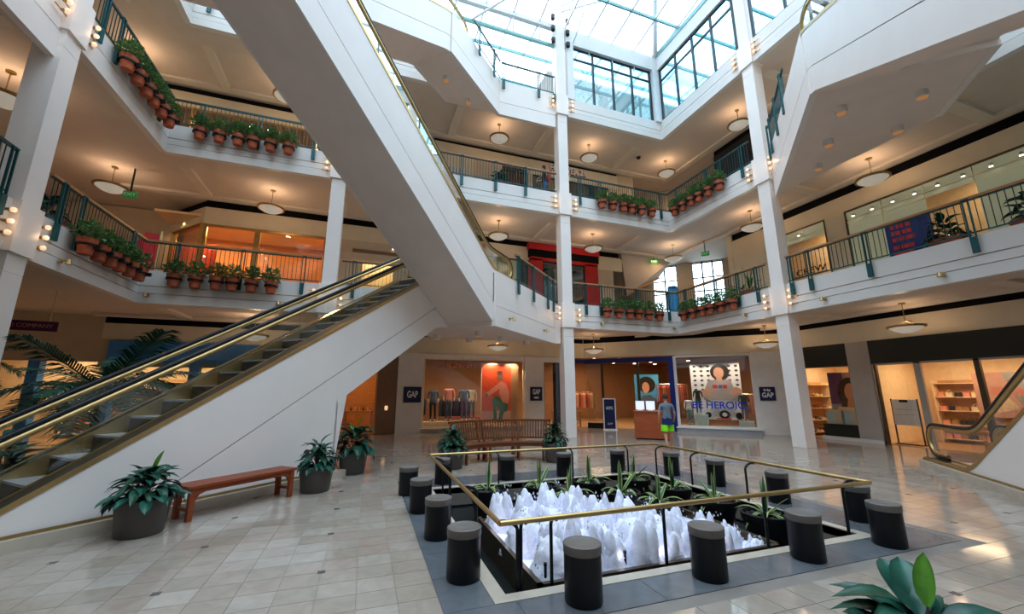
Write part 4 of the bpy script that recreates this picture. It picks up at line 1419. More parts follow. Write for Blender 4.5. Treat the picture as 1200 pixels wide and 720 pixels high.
# ---- people, posters and dummies
def skin_mesh(verts, edges, radii, root=0, sub=1):
    me = bpy.data.meshes.new('tmp')
    me.from_pydata(verts, edges, [])
    o = bpy.data.objects.new('tmp', me)
    COL.objects.link(o)
    md = o.modifiers.new('skin', 'SKIN')
    md.use_smooth_shade = True
    sk = me.skin_vertices[0].data
    for i, r in enumerate(radii):
        sk[i].radius = r if isinstance(r, tuple) else (r, r)
        sk[i].use_root = (i == root)
    s = o.modifiers.new('sub', 'SUBSURF')
    s.levels = s.render_levels = sub
    dg = bpy.context.evaluated_depsgraph_get()
    out = bpy.data.meshes.new_from_object(o.evaluated_get(dg))
    bpy.data.objects.remove(o)
    bpy.data.meshes.remove(me)
    return out
def body(arms, legs, lean=0.0, head=True, hands=True):
    """skeleton facing +y; arms / legs: [elbow, wrist] / [knee, ankle, toe] for left (-x) and right (+x)"""
    V, E, RD = [], [], []
    def add(p, r, parent=None):
        V.append(p)
        RD.append(r)
        if parent is not None:
            E.append((parent, len(V) - 1))
        return len(V) - 1
    pel = add((0, 0, .90), (.150, .105))
    sp = add((0, lean * .3, 1.05), (.135, .095), pel)
    ch = add((0, lean * .7, 1.24), (.165, .105), sp)
    nb = add((0, lean * .95, 1.385), (.075, .07), ch)
    if head:
        nk = add((0, lean + .01, 1.435), (.052, .052), nb)
        h1 = add((0, lean + .03, 1.53), (.078, .088), nk)
        add((0, lean + .03, 1.625), (.068, .078), h1)
    for sgn, (el, wr) in zip((-1, 1), arms):
        sh = add((sgn * .175, lean * .9, 1.335), .062, ch)
        e = add(el, .042, sh)
        f = add(((el[0] + wr[0]) / 2, (el[1] + wr[1]) / 2, (el[2] + wr[2]) / 2), .038, e)
        w_ = add(wr, .027, f)
        if hands:
            d = (Vector(wr) - Vector(el)).normalized()
            pm_ = Vector(wr) + d * .055
            p = add(tuple(pm_), (.034, .020), w_)
            side = Vector((0, 1, 0)) if abs(d.y) < .8 else Vector((0, 0, 1))
            for k, ln in enumerate((.062, .072, .068, .052)):
                b = pm_ + d * .035 + side * (-.027 + .018 * k)
                i1 = add(tuple(b), .010, p)
                i2 = add(tuple(b + d * ln * .55 + Vector((-sgn * .006, 0, 0))), .009, i1)
                add(tuple(b + d * ln + Vector((-sgn * .020, 0, 0))), .008, i2)
            th = pm_ + side * .034 - d * .012
            i1 = add(tuple(th), .011, p)
            add(tuple(th + side * .022 + d * .038), .009, i1)
    for sgn, (kn, an, to) in zip((-1, 1), legs):
        hp = add((sgn * .088, 0, .80), .088, pel)
        k = add(kn, .056, hp)
        c = add((an[0] * .35 + kn[0] * .65, an[1] * .35 + kn[1] * .65 - .012, an[2] * .35 + kn[2] * .65), .052, k)
        a = add(an, .036, c)
        add(to, (.040, .030), a)
    return V, E, RD
def paint(me, mats, fn):
    me.materials.clear()
    for q in mats:
        me.materials.append(MATS[q])
    for p in me.polygons:
        p.material_index = fn(p.center)
        p.use_smooth = True
def person(name, label, loc, rz, scale, V, E, RD, mats, fn, hair=None, hy=.03, cat='person'):
    t = thing(name, label, cat, loc, rz)
    t.scale = (scale,) * 3
    me = skin_mesh(V, E, RD, 0, 1)
    paint(me, mats, fn)
    o = bpy.data.objects.new('body', me)
    COL.objects.link(o)
    o.parent = t
    if hair:
        h = MB().lathe([(.090, 1.52), (.098, 1.57), (.094, 1.63), (.070, 1.685), (.035, 1.705), (.0, 1.71)], 16)
        h.v = [(x * .92, (y * 1.05 if y < 0 else y * .80) + hy - .012, z if y < 0.02 else max(z, 1.60)) for x, y, z in h.v]
        h.build('hair', hair, t, smooth=70)
        f = MB()
        for s in (-1, 1):
            f.lathe([(0.004, -.022), (.012, -.01), (.013, .012), (.005, .024)], 8, c=(s * .080, hy - .01, 1.545))
        f.lathe([(.014, -.02), (.010, .0), (.004, .02)], 8, c=(0, hy + .088, 1.535))
        f.build('ears_and_nose', mats[0], t, smooth=70)
        e = MB()
        for s in (-1, 1):
            e.lathe([(.004, -.007), (.010, 0), (.004, .007)], 8, c=(s * .032, hy + .075, 1.56))
        e.box(-.022, .022, hy + .070, hy + .083, 1.488, 1.496)
        e.build('eyes_and_mouth', 'hair_dark', t)
    return t
V, E, RD = body([((-.245, -.05, 1.08), (-.235, .06, .86)), ((.245, .03, 1.07), (.25, .16, .90))],
                [((-.095, -.02, .47), (-.10, -.22, .12), (-.10, -.11, .035)), ((.095, .12, .47), (.10, .13, .09), (.10, .28, .035))], lean=.02)
def man_fn(c):
    if c.z < .085: return 4
    if c.z > 1.405: return 0
    if abs(c.x) > .185 and c.z < 1.16: return 0
    if c.z > .90: return 1
    if c.z > .74: return 2
    if c.z > .60: return 3
    return 0
mt = person('person', 'man walking away in grey T-shirt and navy and lime green shorts', (8.95, 10.75, 0.0), R(-28), .985, V, E, RD,
       ['skin', 'shirt_grey', 'shorts_navy', 'shorts_lime', 'black_soft'], man_fn, 'hair_brown', .05)
sh = MB()
for s, yy in ((-1, -.03), (1, .075)):                      # loose shorts legs
    sh.lathe([(.118, .53), (.115, .72)], 14, 1, c=(s * .092, yy, 0))
sh.lathe([(.165, .72), (.158, .91)], 16, 0)
sh.v = [(x, y * (.80 if z > .715 else 1.0), z) for x, y, z in sh.v]
sh.build('shorts', ['shorts_navy', 'shorts_lime'], mt, smooth=50)

V, E, RD = body([((-.24, .05, 1.10), (-.12, .26, 1.02)), ((.24, .05, 1.10), (.12, .26, 1.02))],
                [((-.095, .03, .47), (-.10, 0, .09), (-.10, .13, .035)), ((.095, .03, .47), (.10, 0, .09), (.10, .13, .035))], lean=.03)
def p3_fn(c):
    if c.z < .085: return 3
    if c.z > 1.405: return 0
    if c.z < 1.06 and c.y > .15: return 0
    return 1 if c.z > .88 else 2
pt3 = person('person', 'person in dark blue top with a red backpack at the third floor railing', (6.95, 15.2, L3), R(70), 1.0, V, E, RD,
       ['skin', 'cloth_black', 'cloth_blue', 'black_soft'], p3_fn, 'hair_dark', .06)
bp = MB().lathe([(.10, 0.0), (.14, .03), (.15, .25), (.12, .38), (.05, .42)], 14, c=(0, 0, .93))
bp.v = [(x, y * .6 - .17, z) for x, y, z in bp.v]
tag(bp.build('backpack', 'cloth_red', None, smooth=60), 'red backpack worn by the person at the third floor railing', 'backpack')
bpk = bpy.data.objects['backpack']
bpk.location = (6.95, 15.2, L3)
bpk.rotation_euler = (0, 0, R(70))

DV, DE, DR = body([((-.235, -.02, 1.08), (-.22, .03, .84)), ((.235, -.02, 1.08), (.22, .03, .84))],
                  [((-.095, .01, .47), (-.10, 0, .09), (-.10, .11, .035)), ((.095, .01, .47), (.10, 0, .09), (.10, .11, .035))], head=False, hands=False)
DUMMY = skin_mesh(DV, DE, DR, 0, 1)
def dummy(label, x, y, z, rz, top, bottom, scale=1.0, group='shop window dummies'):
    t = thing('mannequin', label, 'mannequin', (x, y, z), rz, group)
    t.scale = (scale,) * 3
    me = DUMMY.copy()
    paint(me, [top, bottom, 'shop_cream'], lambda c: (2 if c.z > 1.40 or (abs(c.x) > .19 and c.z < 1.0) else 0 if c.z > .86 else 1 if c.z > .10 else 2))
    o = bpy.data.objects.new('body', me)
    COL.objects.link(o)
    o.parent = t
    MB().lathe([(.17, 0), (.17, .015), (0, .016)], 16).build('stand', 'chrome', t)
    return t
dummy('headless mannequin in a salmon polo shirt in the big left window', 3.62, 18.85, .421, R(165), 'cloth_pink', 'denim', 1.05)
dummy('headless mannequin in blue denim, left of the crouching figure poster', 4.32, 18.8, .421, R(180), 'denim', 'cloth_purple', 1.02)
dummy('headless mannequin in a cream top in the big left window', 4.75, 19.1, .421, R(190), 'cloth_cream', 'denim', 1.02)
dummy('headless mannequin in dark clothes at the left edge of the big left window', 2.92, 18.9, .421, R(170), 'denim', 'cloth_black', 1.0)
q = chp(-.92); dummy('child mannequin in pale top and teal trousers by the corner window poster', q[0] + .5, q[1] + .5, .25, R(140), 'paper_white', 'cloth_teal', .80)
q = chp(-.50); dummy('child mannequin in black standing on a white block, left of the poster', q[0] + .40, q[1] + .40, .72, R(140), 'cloth_black', 'cloth_olive', .78)
q = chp(1.30); dummy('child mannequin in a black top on the low block right of the poster', q[0] + .40, q[1] + .40, .48, R(130), 'cloth_black', 'denim', .80)
for s, h, lab in ((-.42, .47, 'tall pale block under the mannequin left of the poster'), (1.32, .24, 'low pale block under the mannequin right of the poster')):
    q = chp(s)
    t = MB().box(-.28, .28, -.2, .2, 0, h).build('display_block', 'box_mint')
    t.location = (q[0] + .38, q[1] + .38, .24)
    t.rotation_euler = (0, 0, R(-45))
    tag(t, lab + ' in the corner window', 'display block')
chbox('floor', -1.4, 1.72, .05, 1.3, 0, .24, 'shop_floor')

M('frosted_jean', (.42, .48, .55), .7)
def circ(cx, cy, rx, ry, n=18, a0=0, a1=360):
    return [(cx + rx * math.cos(R(a0 + (a1 - a0) * i / n)), cy + ry * math.sin(R(a0 + (a1 - a0) * i / n))) for i in range(n + (0 if a1 - a0 == 360 else 1))]
def poster(name, label, cat, loc, rz, W, H, back, shapes, th=.02, stand=0.0):
    """flat printed sheet: outlines in 0..1 of its width and height"""
    t = thing(name, label, cat, loc, rz)
    MB().box(-W / 2, W / 2, 0, th, 0, H).build('sheet', back, t)
    if stand:
        for q in (-W * .42, W * .42):
            MB().box(q - .02, q + .02, th, th + .03, -stand, H * .6).build('support', 'black_paint', t)
    mats = []
    m = MB()
    for i, (mat, poly) in enumerate(shapes):
        if mat not in mats:
            mats.append(mat)
        m.add([((u - .5) * W, -.0015 * (i + 1), v * H) for u, v in poly], [tuple(range(len(poly)))], mats.index(mat))
    m.build('print', mats, t)
    return t
poster('poster', 'large poster of a crouching figure in coral and green before an orange wall', 'poster', (6.0, 18.66, .30), 0, 1.85, 2.75, 'cloth_cream', [
    ('orange_red', [(.02, .20), (.80, .20), (.80, .98), (.02, .98)]), ('shop_brown', [(.80, 0), (1, 0), (1, 1), (.80, 1)]), ('print_pink', [(0, 0), (.80, 0), (.80, .20), (0, .20)]),
    ('cloth_olive', [(.28, .38), (.40, .46), (.72, .30), (.70, .20), (.55, .16)]), ('cloth_olive', [(.50, .20), (.62, .22), (.56, .05), (.46, .05)]), ('cloth_olive', [(.30, .40), (.40, .40), (.42, .06), (.34, .06)]),
    ('cloth_coral', [(.50, .70), (.66, .66), (.76, .48), (.72, .32), (.56, .34), (.48, .50)]), ('cloth_coral', [(.50, .68), (.56, .60), (.20, .44), (.14, .50)]),
    ('skin_dark', circ(.50, .78, .085, .075)), ('hair_brown', circ(.49, .84, .08, .04)), ('skin_dark', circ(.15, .46, .05, .03)), ('black_soft', circ(.50, .04, .12, .03)), ('black_soft', circ(.36, .05, .06, .03))], stand=.129)
dots = []
for i in range(7):
    for j in range(6):
        dots.append(('cloth_black', circ(.09 + .14 * i, .95 - .085 * j, .035, .020, 8)))
q = chp(.28)
poster('poster', 'tall corner window poster of a dark haired girl on a dotted white ground', 'poster', (q[0] + .62, q[1] + .62, .5), R(-45), 2.05, 2.5, 'paper_white', dots + [
    ('hair_dark', circ(.60, .84, .19, .15)), ('skin', circ(.58, .83, .105, .10)), ('print_grey', [(.36, .70), (.80, .70), (.90, .42), (.80, .34), (.30, .34), (.22, .44)]),
    ('skin', [(.22, .52), (.34, .56), (.44, .44), (.36, .40), (.20, .46)]), ('skin', [(.98, .54), (.88, .58), (.74, .46), (.84, .42), (1, .48)]), ('skin', circ(.58, .72, .06, .04)),
    ('red_paint', [(.44, .61), (.53, .61), (.53, .55), (.44, .55)]), ('cloth_blue', [(.55, .61), (.62, .61), (.62, .55), (.55, .55)]), ('red_paint', [(.64, .61), (.72, .61), (.72, .55), (.64, .55)]), ('frosted_jean', [(.38, .34), (.78, .34), (.86, .16), (.34, .16)]),
    ('cloth_black', circ(.62, .09, .11, .075)), ('paper_white', circ(.62, .09, .05, .035)), ('cloth_black', circ(.90, .07, .07, .06)), ('cloth_black', circ(.30, .08, .06, .05)), ('red_paint', [(.45, .01), (.75, .01), (.75, .03), (.45, .03)])])
q = chp(.28)
bh = thing('window_lettering', 'large blue letters BE HEROIC across the corner shop window', 'lettering', (q[0] + S2 * .02, q[1] + S2 * .02, 1.14), R(-45))
text('lettering', 'BE HEROIC', 'letter_blue', .42, (0, -.012, 0), (R(90), 0, 0), bh, .010, sx=1.0, bold=.006)
poster('poster', 'poster of a curly haired woman on light blue, deep inside the blue framed entrance', 'poster', (14.3, 18.6, 1.2), R(-40), 1.25, 1.45, 'print_blue', [
    ('hair_dark', circ(.50, .62, .36, .30)), ('skin', circ(.46, .52, .15, .20)), ('denim', [(.2, .0), (.30, .22), (.62, .26), (.85, .10), (.88, 0)])], stand=1.186)
# clothes racks and tables seen through the glass
GAR = MB().extr([(-.012, -.20, -.85), (-.012, .20, -.85), (-.012, .22, -.12), (-.012, .04, 0), (-.012, -.04, 0), (-.012, -.22, -.12)], (.024, 0, 0)).build('garment', 'cloth_red')
GARM = {}
for c in ('cloth_red', 'cloth_coral', 'denim', 'cloth_cream', 'cloth_olive', 'cloth_black', 'cloth_pink', 'cloth_blue', 'orange_red', 'cloth_purple'):
    g = GAR.data.copy()
    g.materials.clear()
    g.materials.append(MATS[c])
    GARM[c] = g
bpy.data.objects.remove(GAR)
def rack(label, x, y, z, rz, n, cols, h=1.45):
    t = thing('clothes_rack', label, 'clothes rack', (x, y, z), rz)
    m = MB()
    W = n * .07 + .1
    m.tube([(-W / 2, 0, h), (W / 2, 0, h)], .015, 6)
    for s in (-1, 1):
        m.tube([(s * W / 2, 0, 0), (s * W / 2, 0, h)], .015, 6)
        m.tube([(s * W / 2, -.22, .012), (s * W / 2, .22, .012)], .012, 6)
    m.build('frame', 'chrome', t)
    for i in range(n):
        part('garment', GARM[cols[(i // 2) % len(cols)]], t, (-W / 2 + .08 + .07 * i, 0, h - .06))
    return t
rack('clothes rack of dark blue garments behind the mannequins', 4.2, 20.4, .012, 0, 22, ['denim', 'cloth_black', 'cloth_purple'])
rack('clothes rack at the back left of the big window shop', 2.6, 21.6, .012, R(60), 16, ['cloth_black', 'denim'])
rack('clothes rack of red and orange garments inside the blue framed entrance', 14.9, 17.4, .012, R(-40), 20, ['cloth_red', 'orange_red', 'cloth_coral'], 2.1)
rack('clothes rack left of the navy sign stand inside the entrance', 10.2, 20.2, .012, R(15), 16, ['cloth_black', 'cloth_coral', 'cloth_red'])
rack('clothes rack far back in the entrance of the corner shop', 12.4, 22.6, .012, R(-20), 22, ['cloth_coral', 'cloth_cream', 'cloth_red'], 1.7)
rack('clothes rack behind the corner window poster', 17.6, 15.4, .012, R(-50), 18, ['cloth_pink', 'cloth_black', 'cloth_purple'], 1.6)
def shop_table(label, x, y, z, rz, W, D, H, mat='shop_wood', stacks=(), cat='table'):
    t = thing('display_table', label, cat, (x, y, z), rz)
    MB().box(-W / 2, W / 2, -D / 2, D / 2, H - .05, H).build('top', mat, t)
    for sx in (-1, 1):
        for sy in (-1, 1):
            MB().box(sx * (W / 2 - .06) - .03, sx * (W / 2 - .06) + .03, sy * (D / 2 - .06) - .03, sy * (D / 2 - .06) + .03, 0, H - .05).build('leg', mat, t)
    MB().box(-W / 2 + .05, W / 2 - .05, -D / 2 + .05, D / 2 - .05, .18, .22).build('shelf', mat, t)
    return t
def stack(label, x, y, z, rz, cols, group):
    t = thing('folded_clothes', label, 'clothes', (x, y, z), rz, group)
    for i, c in enumerate(cols):
        m = MB().box(-.14, .14, -.11, .11, i * .035 + .001, i * .035 + .034)
        m.build('garment', c, t)
    return t
shop_table('wooden display table inside the blue framed entrance, left of the sign', 9.6, 18.9, .012, R(5), 1.3, .8, .8)
for i, (dx, cols) in enumerate(((-.42, ['cloth_coral', 'cloth_red', 'cloth_cream']), (0, ['denim', 'denim', 'cloth_black']), (.42, ['cloth_red', 'cloth_red', 'orange_red']))):
    stack(('left', 'middle', 'right')[i] + ' stack of folded clothes on the table inside the entrance', 9.6 + dx, 18.9 + dx * .09, .812, R(5), cols, 'folded clothes on the entrance table')
shop_table('red display table with folded clothes behind the curved bench window', 4.6, 19.6, .012, 0, 1.6, .7, .55, 'red_paint')
stack('dark stack of folded clothes on the red table in the big window', 4.6, 19.6, .562, 0, ['cloth_black', 'denim', 'cloth_black'], 'folded clothes in the big window')

# ---- kiosk desk, sign stand
t = thing('kiosk_desk', 'red-brown wooden kiosk desk in front of the blue framed entrance', 'desk', (10.17, 13.05, 0.001), R(-45))
cb = MB().box(-.60, .60, -.30, .30, .05, .98).build('cabinet', 'kiosk_wood', t)
MB().box(-.57, .57, -.27, .27, 0, .05).build('plinth', 'black_paint', t)
MB().box(-.63, .63, -.33, .33, .98, 1.02).build('top', 'kiosk_wood', t)
for s in (-.40, .40):
    MB().box(s - .19, s + .19, -.304, -.30, .10, .92).build('door_panel', 'kiosk_wood', cb)
for i, s in enumerate((-.40, -.02)):
    p = thing('display_screen', ('left' if i == 0 else 'right') + ' pale lit screen standing on the kiosk desk', 'screen', (10.17 + s * S2, 13.05 - s * S2, 1.021), R(-45))
    MB().box(-.165, .165, -.01, .015, .03, .36).build('panel', 'paper_white', p)
    MB().quad((-.15, -.0112, .045), (.15, -.0112, .045), (.15, -.0112, .345), (-.15, -.0112, .345)).build('display', 'screen_lit', p)
    MB().box(-.09, .09, -.05, .06, 0, .03).build('foot', 'paper_white', p)
t = thing('sign_stand', 'navy sign board in a white frame standing in the shop entrance', 'sign', (10.72, 16.75, 0.013 if False else 0.001), R(-20))
MB().box(-.26, .26, -.02, .02, .06, 1.40).build('board', 'navy', t)
for q in ((-.29, -.25, 0, 1.42), (.25, .29, 0, 1.42)):
    MB().box(q[0], q[1], -.03, .03, q[2], q[3]).build('frame', 'paper_white', t)
MB().box(-.25, .25, -.03, .03, 1.38, 1.42).build('frame', 'paper_white', t)
MB().box(-.30, .30, -.16, .16, 0, .04).build('foot', 'paper_white', t)
text('lettering', '60%', 'letter_white', .20, (0, -.024, .98), (R(90), 0, 0), t, .003)
text('lettering', 'GAP', 'letter_white', .12, (0, -.024, .28), (R(90), 0, 0), t, .003)

# ---- ground floor, right wall: dark green shop
struct('wall_right', 'dark_green', (WR - .03, WR + .2, 9.86, 12.75, 2.66, 3.45), (WR - .03, WR + .2, -6, 9.15, 2.66, 3.45))
struct('wall_right', 'wall_grey', (WR - .04, WR + .3, 9.15, 9.86, 0, 3.45))
struct('wall_right', 'dark_green', (WR, WR + .2, 9.86, 11.05, 0.12, .55))
struct('trim_base', 'pier_stone', (WR - .06, WR + .2, 9.15, 11.1, 0, .12))
w = window(9)
frame_x(w, WR + .02, 12.25, 12.72, 0, 2.66, .05, 'wall_grey')
frame_x(w, WR + .05, 9.86, 12.25, .5, 2.66, .035, 'bronze')
pane_x(w, WR + .05, 9.9, 12.2, .55, 2.62)
w = window(10)
for y0, y1 in ((9.1, 9.04), (8.0, 7.84), (6.62, 6.5), (5.5, 5.3), (3.4, 3.3)):
    MB().box(WR - .02, WR + .1, y1, y0, 0, 2.66).build('door_post', 'wall_grey' if y0 in (8.0, 5.5) else 'bronze', w)
MB().box(WR - .02, WR + .1, -2, 9.1, 2.60, 2.66).build('frame', 'wall_grey', w)
for y0, y1 in ((8.02, 9.02), (6.64, 7.82), (5.52, 6.48), (3.42, 5.28)):
    pane_x(w, WR + .06, y0, y1, .05, 2.58)
struct('floor', 'shop_floor', (WR + .2, 20, -4, 12.25, 0, .012))
struct('ceiling', 'shop_cream', (WR + .2, 20.2, -4, 12.25, 3.0, 3.1))
struct('wall_right', 'shop_cream', (19.4, 19.5, -4, 12.25, 0, 3.1))
struct('wall_partition', 'shop_cream', (WR + .35, 19.4, 9.35, 9.45, 0, 3.0))
struct('wall_front', 'shop_cream', (WR + .2, 19.4, -4.1, -4, 0, 3.0))
for y in (11, 8, 6, 3.5):
    lamp('shop_light', 'AREA', (17.8, y, 2.95), 48, SHOP, 1.0)
poster('poster', 'poster of a dark haired woman in the window left of the grey pier', 'poster', (17.35, 10.62, .75), R(-62), 1.1, 1.7, 'print_grey', [
    ('cloth_purple', [(0, .3), (.5, .3), (.4, 1), (0, 1)]), ('print_pink', [(.5, .7), (1, .7), (1, 1), (.5, 1)]), ('hair_dark', circ(.58, .55, .36, .34)), ('skin', circ(.58, .56, .17, .20)), ('hair_dark', [(.22, .1), (.4, .6), (.42, .1)]), ('skin', [(.48, .42), (.66, .42), (.80, .12), (.40, .12)]), ('cloth_cream', [(.05, 0), (1, 0), (.9, .2), (.2, .25)])], stand=.737)
poster('poster', 'pink and grey poster inside the shop at far right', 'poster', (18.2, 6.75, .95), R(-90), 1.45, 1.35, 'print_pink', [
    ('print_grey', [(.45, 1), (1, 1), (1, 0), (.62, .35)]), ('cloth_pink', [(.25, .68), (.75, .66), (.75, .48), (.25, .50)]), ('shop_cream', [(.25, .40), (.5, .42), (.62, .2), (.3, .1)])], stand=.937)
def shelving(label, x, y, rz, W, H, n, items, group, seed, z=.012):
    short = group.split(' on the ')[1]
    t = thing('shelf_unit', label, 'shelves', (x, y, z), rz)
    D = .35
    for s in (-1, 1):
        MB().box(s * W / 2 - .02, s * W / 2 + .02, -D / 2, D / 2, 0, H).build('side', 'shop_cream', t)
    MB().box(-W / 2, W / 2, D / 2 - .02, D / 2, 0, H).build('back', 'shop_wood', t)
    r = random.Random(seed)
    for k in range(n):
        zz = .15 + (H - .25) * k / (n - 1)
        MB().box(-W / 2, W / 2, -D / 2, D / 2 - .02, zz - .025, zz).build('shelf', 'shop_cream', t)
        if k == n - 1:
            continue
        u = -W / 2 + .14
        nth = 0
        while u < W / 2 - .12:
            kind, cols = items
            c = cols[r.randrange(len(cols))]
            ca, sa = math.cos(rz), math.sin(rz)
            loc = (x + u * ca + .04 * sa, y + u * sa - .04 * ca, z + zz + .001)
            goods(kind, c, loc, rz, '%s from left, %s shelf up, %s' % (ORD[nth], ORD[k], short), group)
            nth += 1
            u += r.uniform(.165, .235)
    return t
GOODS = {}
CN = dict(cloth_cream='cream', orange_red='orange', paper_white='white', cloth_blue='blue', cloth_purple='purple', cloth_black='black', bench_red='russet', cloth_red='red', shop_brown='brown', cloth_pink='pink', cloth_olive='olive green')
def goods(kind, c, loc, rz, where, group):
    key = (kind, c)
    if key not in GOODS:
        m = MB()
        if kind == 'handbag':
            m.extr([(-.09, -.05, 0), (.09, -.05, 0), (.075, -.05, .14), (-.075, -.05, .14)], (0, .10, 0))
            m.tube([(-.05, 0, .14), (-.04, 0, .20), (0, 0, .225), (.04, 0, .20), (.05, 0, .14)], .007, 5)
        elif kind == 'shoe':
            m.extr([(-.045, -.12, 0), (.045, -.12, 0), (.045, -.12, .055), (0, -.12, .065), (-.045, -.12, .055)], (0, .12, .0))
            m.extr([(-.04, 0, 0), (.04, 0, 0), (.035, 0, .06), (-.035, 0, .06)], (0, .11, .02))
            m.extr([(-.035, .05, .05), (.035, .05, .05), (.03, .055, .11), (-.03, .055, .11)], (0, .05, 0))
        elif kind == 'bottle':
            m.lathe([(.03, 0), (.034, .01), (.034, .11), (.014, .14), (.014, .17)], 10)
        o = m.build(kind, c)
        GOODS[key] = o.data
    else:
        o = bpy.data.objects.new(kind, GOODS[key])
        COL.objects.link(o)
    o.location = loc
    o.rotation_euler = (0, 0, rz)
    tag(o, '%s %s, %s' % (CN.get(c, 'plain'), kind, where), kind, group)
shelving('lit shelves behind the right column', 19.15, 11.2, R(-90), 1.9, 2.1, 5, ('handbag', ['cloth_black', 'bench_red', 'cloth_cream', 'cloth_red']), 'handbags on the shelves behind the right column', 1)
shelving('lit shelves left of the woman poster', 17.5, 11.95, R(0), 1.3, 2.1, 5, ('shoe', ['cloth_black', 'bench_red', 'cloth_cream', 'shop_brown']), 'shoes on the shelves left of the woman poster', 2)
shelving('lit shelves inside the glass door of the dark green shop', 19.15, 7.9, R(-90), 1.9, 2.1, 5, ('handbag', ['cloth_black', 'cloth_pink', 'cloth_cream', 'shop_brown']), 'handbags on the lit shelves inside the glass door', 3)
shelving('lit shelves right of the pink and grey poster', 18.9, 4.6, R(-90), 2.0, 2.1, 5, ('shoe', ['cloth_red', 'bench_red', 'cloth_cream', 'paper_white', 'cloth_blue']), 'shoes on the shelves right of the pink poster', 4)
shop_table('low shoe table before the pink and grey poster', 17.6, 6.3, .012, R(90), 1.8, .6, .55)
r = random.Random(9)
for i in range(10):
    goods('shoe', ('bench_red', 'cloth_cream', 'shop_brown', 'cloth_black')[i % 4], (17.45 + .25 * (i % 2), 5.55 + .16 * i, .563), R(80 + r.uniform(-15, 15)), '%s of ten on the low table before the pink poster' % ORD[i], 'shoes on the low table')
for i, (y, c, lab) in enumerate(((10.85, 'box_mint', 'left'), (10.25, 'box_mint', 'right'))):
    t = thing('display_counter', 'mint and cream display counter in the window left of the grey pier, ' + lab + ' one', 'counter', (16.95, y, .012), 0)
    MB().box(-.2, .2, -.26, .26, 0, 1.0).build('cabinet', c, t)
    MB().box(-.22, .22, -.28, .28, 1.0, 1.03).build('top', 'shop_cream', t)
    MB().box(-.205, -.2, -.24, -.02, .05, .95).build('door_panel', 'shop_cream', t)
t = thing('notice_board', 'white notice board on a dark stand just inside the far right shop', 'sign', (16.95, 8.72, .012), R(-95))
MB().box(-.36, .36, -.02, .02, .62, 1.45).build('board', 'paper_white', t)
MB().box(-.12, .12, -.035, -.02, 1.36, 1.44).build('clip', 'black_paint', t)
for s in (-.37, .37):
    MB().box(s - .015, s + .015, -.02, .02, 0, 1.47).build('post', 'black_paint', t)
MB().box(-.30, .30, -.0222, -.0202, 1.12, 1.13).build('line', 'print_grey', t)
MB().box(-.30, .30, -.0222, -.0202, .95, .96).build('line', 'print_grey', t)
MB().box(-.37, .37, -.12, .12, 0, .03).build('foot', 'black_paint', t)

# ---- ground floor left: small orange lit shop seen under the escalator, blue shop behind the palms
struct('wall_back', 'orange_wood', (-1.6, 1.2, 21.4, 21.5, 0, 3.4))
struct('floor', 'shop_floor', (-3, 1.2, WB, 21.5, 0, .012))
struct('wall_left', 'orange_wood', (-3.1, -3.0, WB + .3, 21.5, 0, 3.4))
lamp('shop_light', 'AREA', (-.4, 19.6, 3.2), 40, (1, .55, .2), .7)
w = window(11)
frame_y(w, -1.0, .46, WB + .05, 0, 2.55, .06, 'orange_wood')
pane_y(w, -.94, .40, WB + .05, .06, 2.5)
shop_table('wooden table in the small orange lit shop under the escalator', -.2, 19.4, .012, 0, 1.2, .6, .9, 'orange_wood')
for i in range(7):
    goods('bottle', ('cloth_cream', 'cloth_olive', 'paper_white')[i % 3], (-.7 + .17 * i, 19.3 + .08 * (i % 2), .913), 0, '%s from left on the table in the small orange shop' % ORD[i], 'bottles in the small orange lit shop')
t = thing('wall_lamp', 'small glowing wall lamp on the brown wall beside the grey pier', 'lamp', (0.86, WB, 1.05), 0)
MB().box(-.06, .06, -.05, 0, -.1, .1).build('back_plate', 'brass_dull', t)
MB().lathe([(.05, -.08), (.07, .02), (.05, .10)], 12, c=(0, -.10, 0)).build('shade', 'bulb', t, smooth=60)
# left part: blue fronted shop
struct('wall_back', 'awning_blue', (-8.6, -3.2, WB - .12, WB + .1, 2.75, 3.5))
struct('wall_back', 'awning_blue', (-3.9, -3.2, WB - .1, WB + .2, 0, 2.75), (-6.15, -5.85, WB - .1, WB + .2, 0, 2.75), (-8.6, -8.3, WB - .1, WB + .2, 0, 2.75))
struct('wall_back', 'wall_tan', (-14, -8.9, WB + .1, WB + .3, 2.75, 4.4))
struct('wall_back', 'awning_blue', (-10.6, -10.3, WB - .1, WB + .2, 0, 2.75))
w = window(12)
pane_y(w, -5.85, -3.9, WB, .1, 2.75)
pane_y(w, -8.3, -6.15, WB, .1, 2.75)
pane_y(w, -10.3, -8.6, WB, .1, 2.75)
pane_y(w, -13.5, -10.6, WB, .1, 2.75)
struct('wall_back', 'shop_cream', (-14, -3, 21.0, 21.1, 0, 3.4))
struct('floor', 'shop_floor', (-14, -3, WB, 21, 0, .012))
shelving('lit shelves at far left of the blue fronted shop', -9.8, 20.7, 0, 2.2, 2.2, 6, ('bottle', ['cloth_cream', 'orange_red', 'paper_white', 'cloth_purple']), 'bottles on the far left shelves of the blue shop', 7)
lamp('shop_light', 'AREA', (-10.6, 19.5, 3.3), 80, SHOP, 1.0)
shelving('lit shelves in the blue fronted shop, right one', -4.8, 20.7, 0, 2.0, 2.2, 6, ('bottle', ['cloth_cream', 'orange_red', 'paper_white', 'cloth_blue']), 'bottles on the right shelves of the blue shop', 5)
shelving('lit shelves in the blue fronted shop, left one', -7.2, 20.7, 0, 2.0, 2.2, 6, ('bottle', ['cloth_cream', 'orange_red', 'paper_white', 'cloth_purple']), 'bottles on the left shelves of the blue shop', 6)
